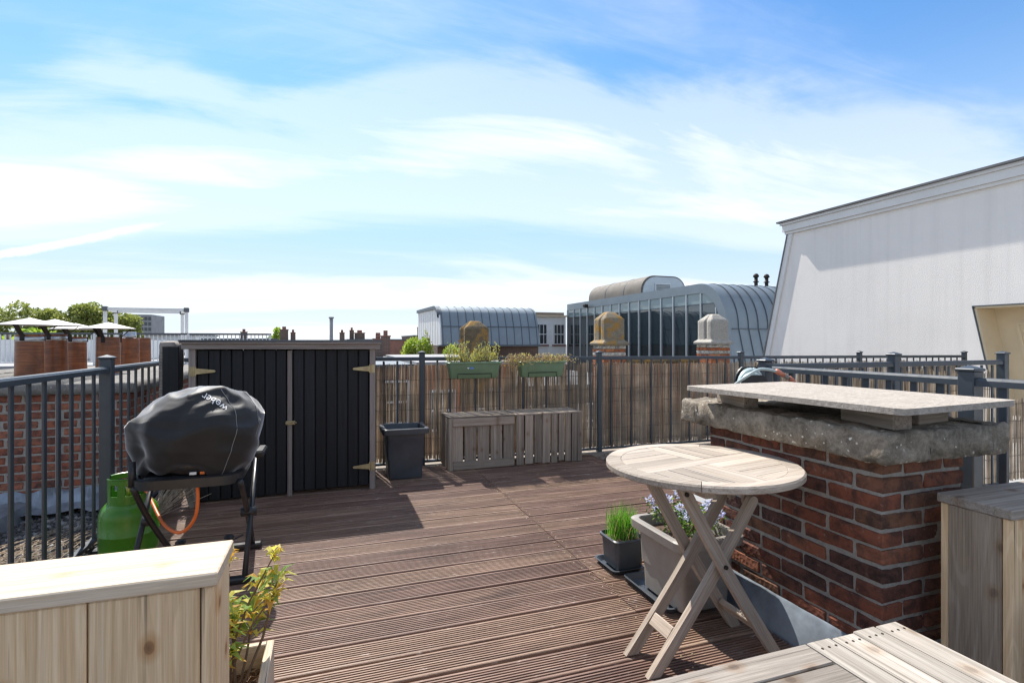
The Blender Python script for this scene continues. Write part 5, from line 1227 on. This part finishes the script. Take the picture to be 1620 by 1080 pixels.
house('terrace_house', 'far grey roofed house in front of the white gable', 8.3, 15.5, 56, 66, 1.75, 'wall_brown', 'darkgrey', [(x, x+.9, .3, 1.5) for x in (8.8, 10.4, 12.0)], [(9.2, 57, .35, .8), (11.8, 57, .3, .9)])
m = MB(); m.tube([(.05, 40, -3), (.05, 40, 2.85)], .13, 10); m.tube([(.05, 40, 2.85), (.05, 40, 2.95)], .19, 10); tag(m.build('flue_mast', M_['midgrey'], None, True), 'tall thin grey flue rising above the shed roof', 'flue pipe')

# ------------------------------------------------------------------ left: white roof terrace, pergola, far blocks
wt = thing('white_terrace_house', 'pale house with a flat roof terrace behind the chimney pots', 'house', (-5, 18, -13))
b = MB(); b.box(-11, -1.5, 15.1, 24, -13, .55); b.build('wall', M_['render'], wt); b = MB(); b.box(-11.1, -1.42, 15.0, 24.1, .551, .64); b.build('roof', M_['midgrey'], wt)
b = MB(); b.box(-8.5, -5.3, 18, 22, .65, 1.25); b.build('roof_cabin', M_['whitepaint'], wt)
for x in (-8.0, -7.1, -6.2): window(wt, x, x+.55, .72, 1.15, 18, bars=(1, 0))
wr = thing('white_railing', 'white railing of fine balusters around the pale roof terrace', 'railing', (-4, 15.05, .64))
for z, h in ((1.385, .045), (.72, .03)): plank('rail', (-10.9, 15.08, z), (-1.46, 15.08, z), .04, h, M_['darkgrey'] if z > 1 else M_['whitepaint'], wr)
for k in range(105): x = -10.85+k*.09; plank('baluster', (x, 15.08, .735), (x, 15.08, 1.36), .022, .022, M_['whitepaint'], wr, up=(0,1,0))
for x in (-8.3, -5.3, -3.35, -1.5): plank('post', (x, 15.08, .64), (x, 15.08, 1.39), .05, .05, M_['whitepaint'], wr, up=(0,1,0))
pg = thing('steel_pergola', 'bare white steel pergola frame on the pale roof terrace', 'pergola', (-5, 17, .64))
PC = [(-5.4, 16.0), (-3.6, 16.0), (-4.02, 17.4), (-5.62, 17.4)]
for x, y in PC: plank('post', (x, y, .64), (x, y, 2.0), .07, .07, M_['cornice'], pg, up=(0,1,0))
for (ax, ay), (bx, by) in zip(PC, PC[1:]+PC[:1]): plank('beam', (ax, ay, 2.03), (bx, by, 2.03), .07, .07, M_['cornice'], pg)
for x, y in PC: m = MB(); m.cbox(x-.055, x+.055, y-.055, y+.055, 1.97, 2.09, .01); m.build('corner_joint', M_['darkgrey'], pg)
fb_ = thing('office_block', 'long pale far block with rows of windows behind the white railing', 'building', (-35, 78, -13))
b = MB(); b.box(-46, -16.6, 78, 92, -13, 1.95); b.build('wall', M_['whitepaint'], fb_); b = MB(); b.box(-46.2, -16.4, 77.8, 92.2, 1.951, 2.15); b.build('roof', M_['midgrey'], fb_)
for zf in (.55, -1.1): 
    for k in range(20): window(fb_, -45.4+k*1.42, -44.4+k*1.42, zf, zf+.95, 78, bars=(1, 0))
b = MB(); b.box(-34, -29.5, 82, 86, 2.151, 3.2); b.build('roof_cabin', M_['wall_brown'], fb_)
tw = thing('tower_block', 'distant grey tower block above the trees', 'tower', (-75, 258, -13)); b = MB(); b.box(-79, -70.5, 257, 275, -13, 12.4); b.build('wall', M_['midgrey'], tw)
for k in range(6):
    for j in range(5): b = MB(); b.box(-78.6+k*1.38, -77.6+k*1.38, 256.9, 256.99, 1.2+j*2.2, 2.6+j*2.2); b.build('window', M_['pane'], tw)
lh = thing('grey_house', 'grey flat roofed house at the left edge behind the chimney stack', 'house', (-9, 16, -13)); b = MB(); b.box(-14.5, -11.3, 15, 22, -13, 1.0); b.build('wall', M_['midgrey'], lh); b = MB(); b.box(-14.6, -11.2, 14.9, 22, 1.001, 1.12); b.build('roof', M_['wall_brick'], lh)

# ------------------------------------------------------------------ trees
def tree(label, x, y, zb, zt, rx, mat, n, leaf=.5, lobes=7, seed=1, base=-13, cat='tree', name='leafy_tree', sq=1.0):
    rng = random.Random(seed); t = thing(name, label, cat, (x, y, base), None)
    m = MB(); c = Vector((x, y, (zb+zt)/2)); rz = (zt-zb)/2
    m.tube([(x, y, base), (x+.1, y, zb+rz*.4), (x, y, zt-rz*.5)], [rx*.09+.03, rx*.07+.02, rx*.03], 8)
    L_ = []
    for k in range(lobes):
        a = rng.uniform(0, 6.28); e = rng.uniform(-.5, .75); rr = rng.uniform(.3, .62); o = Vector((math.cos(a)*rx*rr, math.sin(a)*rx*rr*.8, e*rz)); L_.append((c+o, rng.uniform(.3, .5)))
        m.tube([(x, y, zb+rz*.3), c+o], [rx*.035, rx*.012], 5)
    m.build('trunk', M_['bark'], t, True); lf = MB()
    for i in range(n):
        cc, s = L_[rng.randrange(len(L_))]; d = Vector((rng.gauss(0,1), rng.gauss(0,1), rng.gauss(0,1))).normalized(); r_ = rng.uniform(.45, 1)**.6
        p = cc+Vector((d.x*rx*s*r_, d.y*rx*s*r_, d.z*rz*s*1.25*r_))
        u = (d+Vector((rng.gauss(0, .7), rng.gauss(0, .7), rng.gauss(0, .7)))).normalized(); v = u.cross(Vector((rng.gauss(0,1), rng.gauss(0,1), 1))).normalized(); l = leaf*rng.uniform(.6, 1.2)
        lf.add([p-v*l*.35, p+u*l*.5, p+v*l*.35, p-u*l*.5], [(0,1,2,3)])
    lf.build('crown', M_[mat], t); return t
for k, (x, y, zt, r_, s) in enumerate(((-37.5, 77, 5.0, 3.6, 1), (-31.9, 74.6, 5.15, 2.6, 2), (-28.6, 73.4, 5.25, 2.5, 3), (-25.4, 72.3, 5.15, 2.2, 4), (-22.6, 71.5, 4.7, 2.4, 5))):
    tree(('pale green street tree at the far left edge', 'round pale green street tree above the leftmost chimney cap', 'street tree above the middle chimney caps', 'street tree between the two groups of chimney pots', 'street tree behind the pergola beside the tower')[k], x, y, .4, zt, r_, 'leaf_tree', 5200, .32, 11, s+20)
tree('bright green shrub behind the front chimney pot at the left edge', -17.5, 38, -.6, 2.3, 3.0, 'leaf_tree2', 1700, .35, 7, 31)
tree('dense green bush just right of the shed roof', 6.9, 45, -1.5, 1.65, 1.5, 'leaf_tree2', 1600, .26, 7, 41)
tree('yellow-green climbing bush at the foot of the white gable', 4.3, 27.6, -.6, 1.5, .95, 'leaf_tree2', 1700, .14, 7, 43, cat='bush', name='climbing_bush')
tree('yellow-green bush in front of the zinc vault', 5.8, 26.3, -.5, 1.0, .8, 'leaf_tree2', 1000, .13, 6, 45, cat='bush', name='climbing_bush')
tree('slender climbing spire of leaves against the white gable', 4.95, 27.9, -.3, 2.15, .3, 'leaf_tree', 500, .12, 6, 47, cat='climber', name='climbing_plant')
tree('pale tree top beside the clustered chimneys above the shed', -4.9, 53, .4, 2.7, .9, 'leaf_tree2', 500, .3, 5, 49)
m = MB(); m.box(6.0, 6.18, 25.4, 25.58, -1.5, 1.0, 0); m.tube([(6.09, 25.49, 1.0), (6.09, 25.49, 1.25)], .09, 10); m.tube([(6.09, 25.49, 1.2), (6.09, 25.49, 1.27)], .16, 10); tag(m.build('roof_vent', M_['wall_brick'], None), 'small brick roof vent with a pale cowl behind the lavender', 'roof vent')
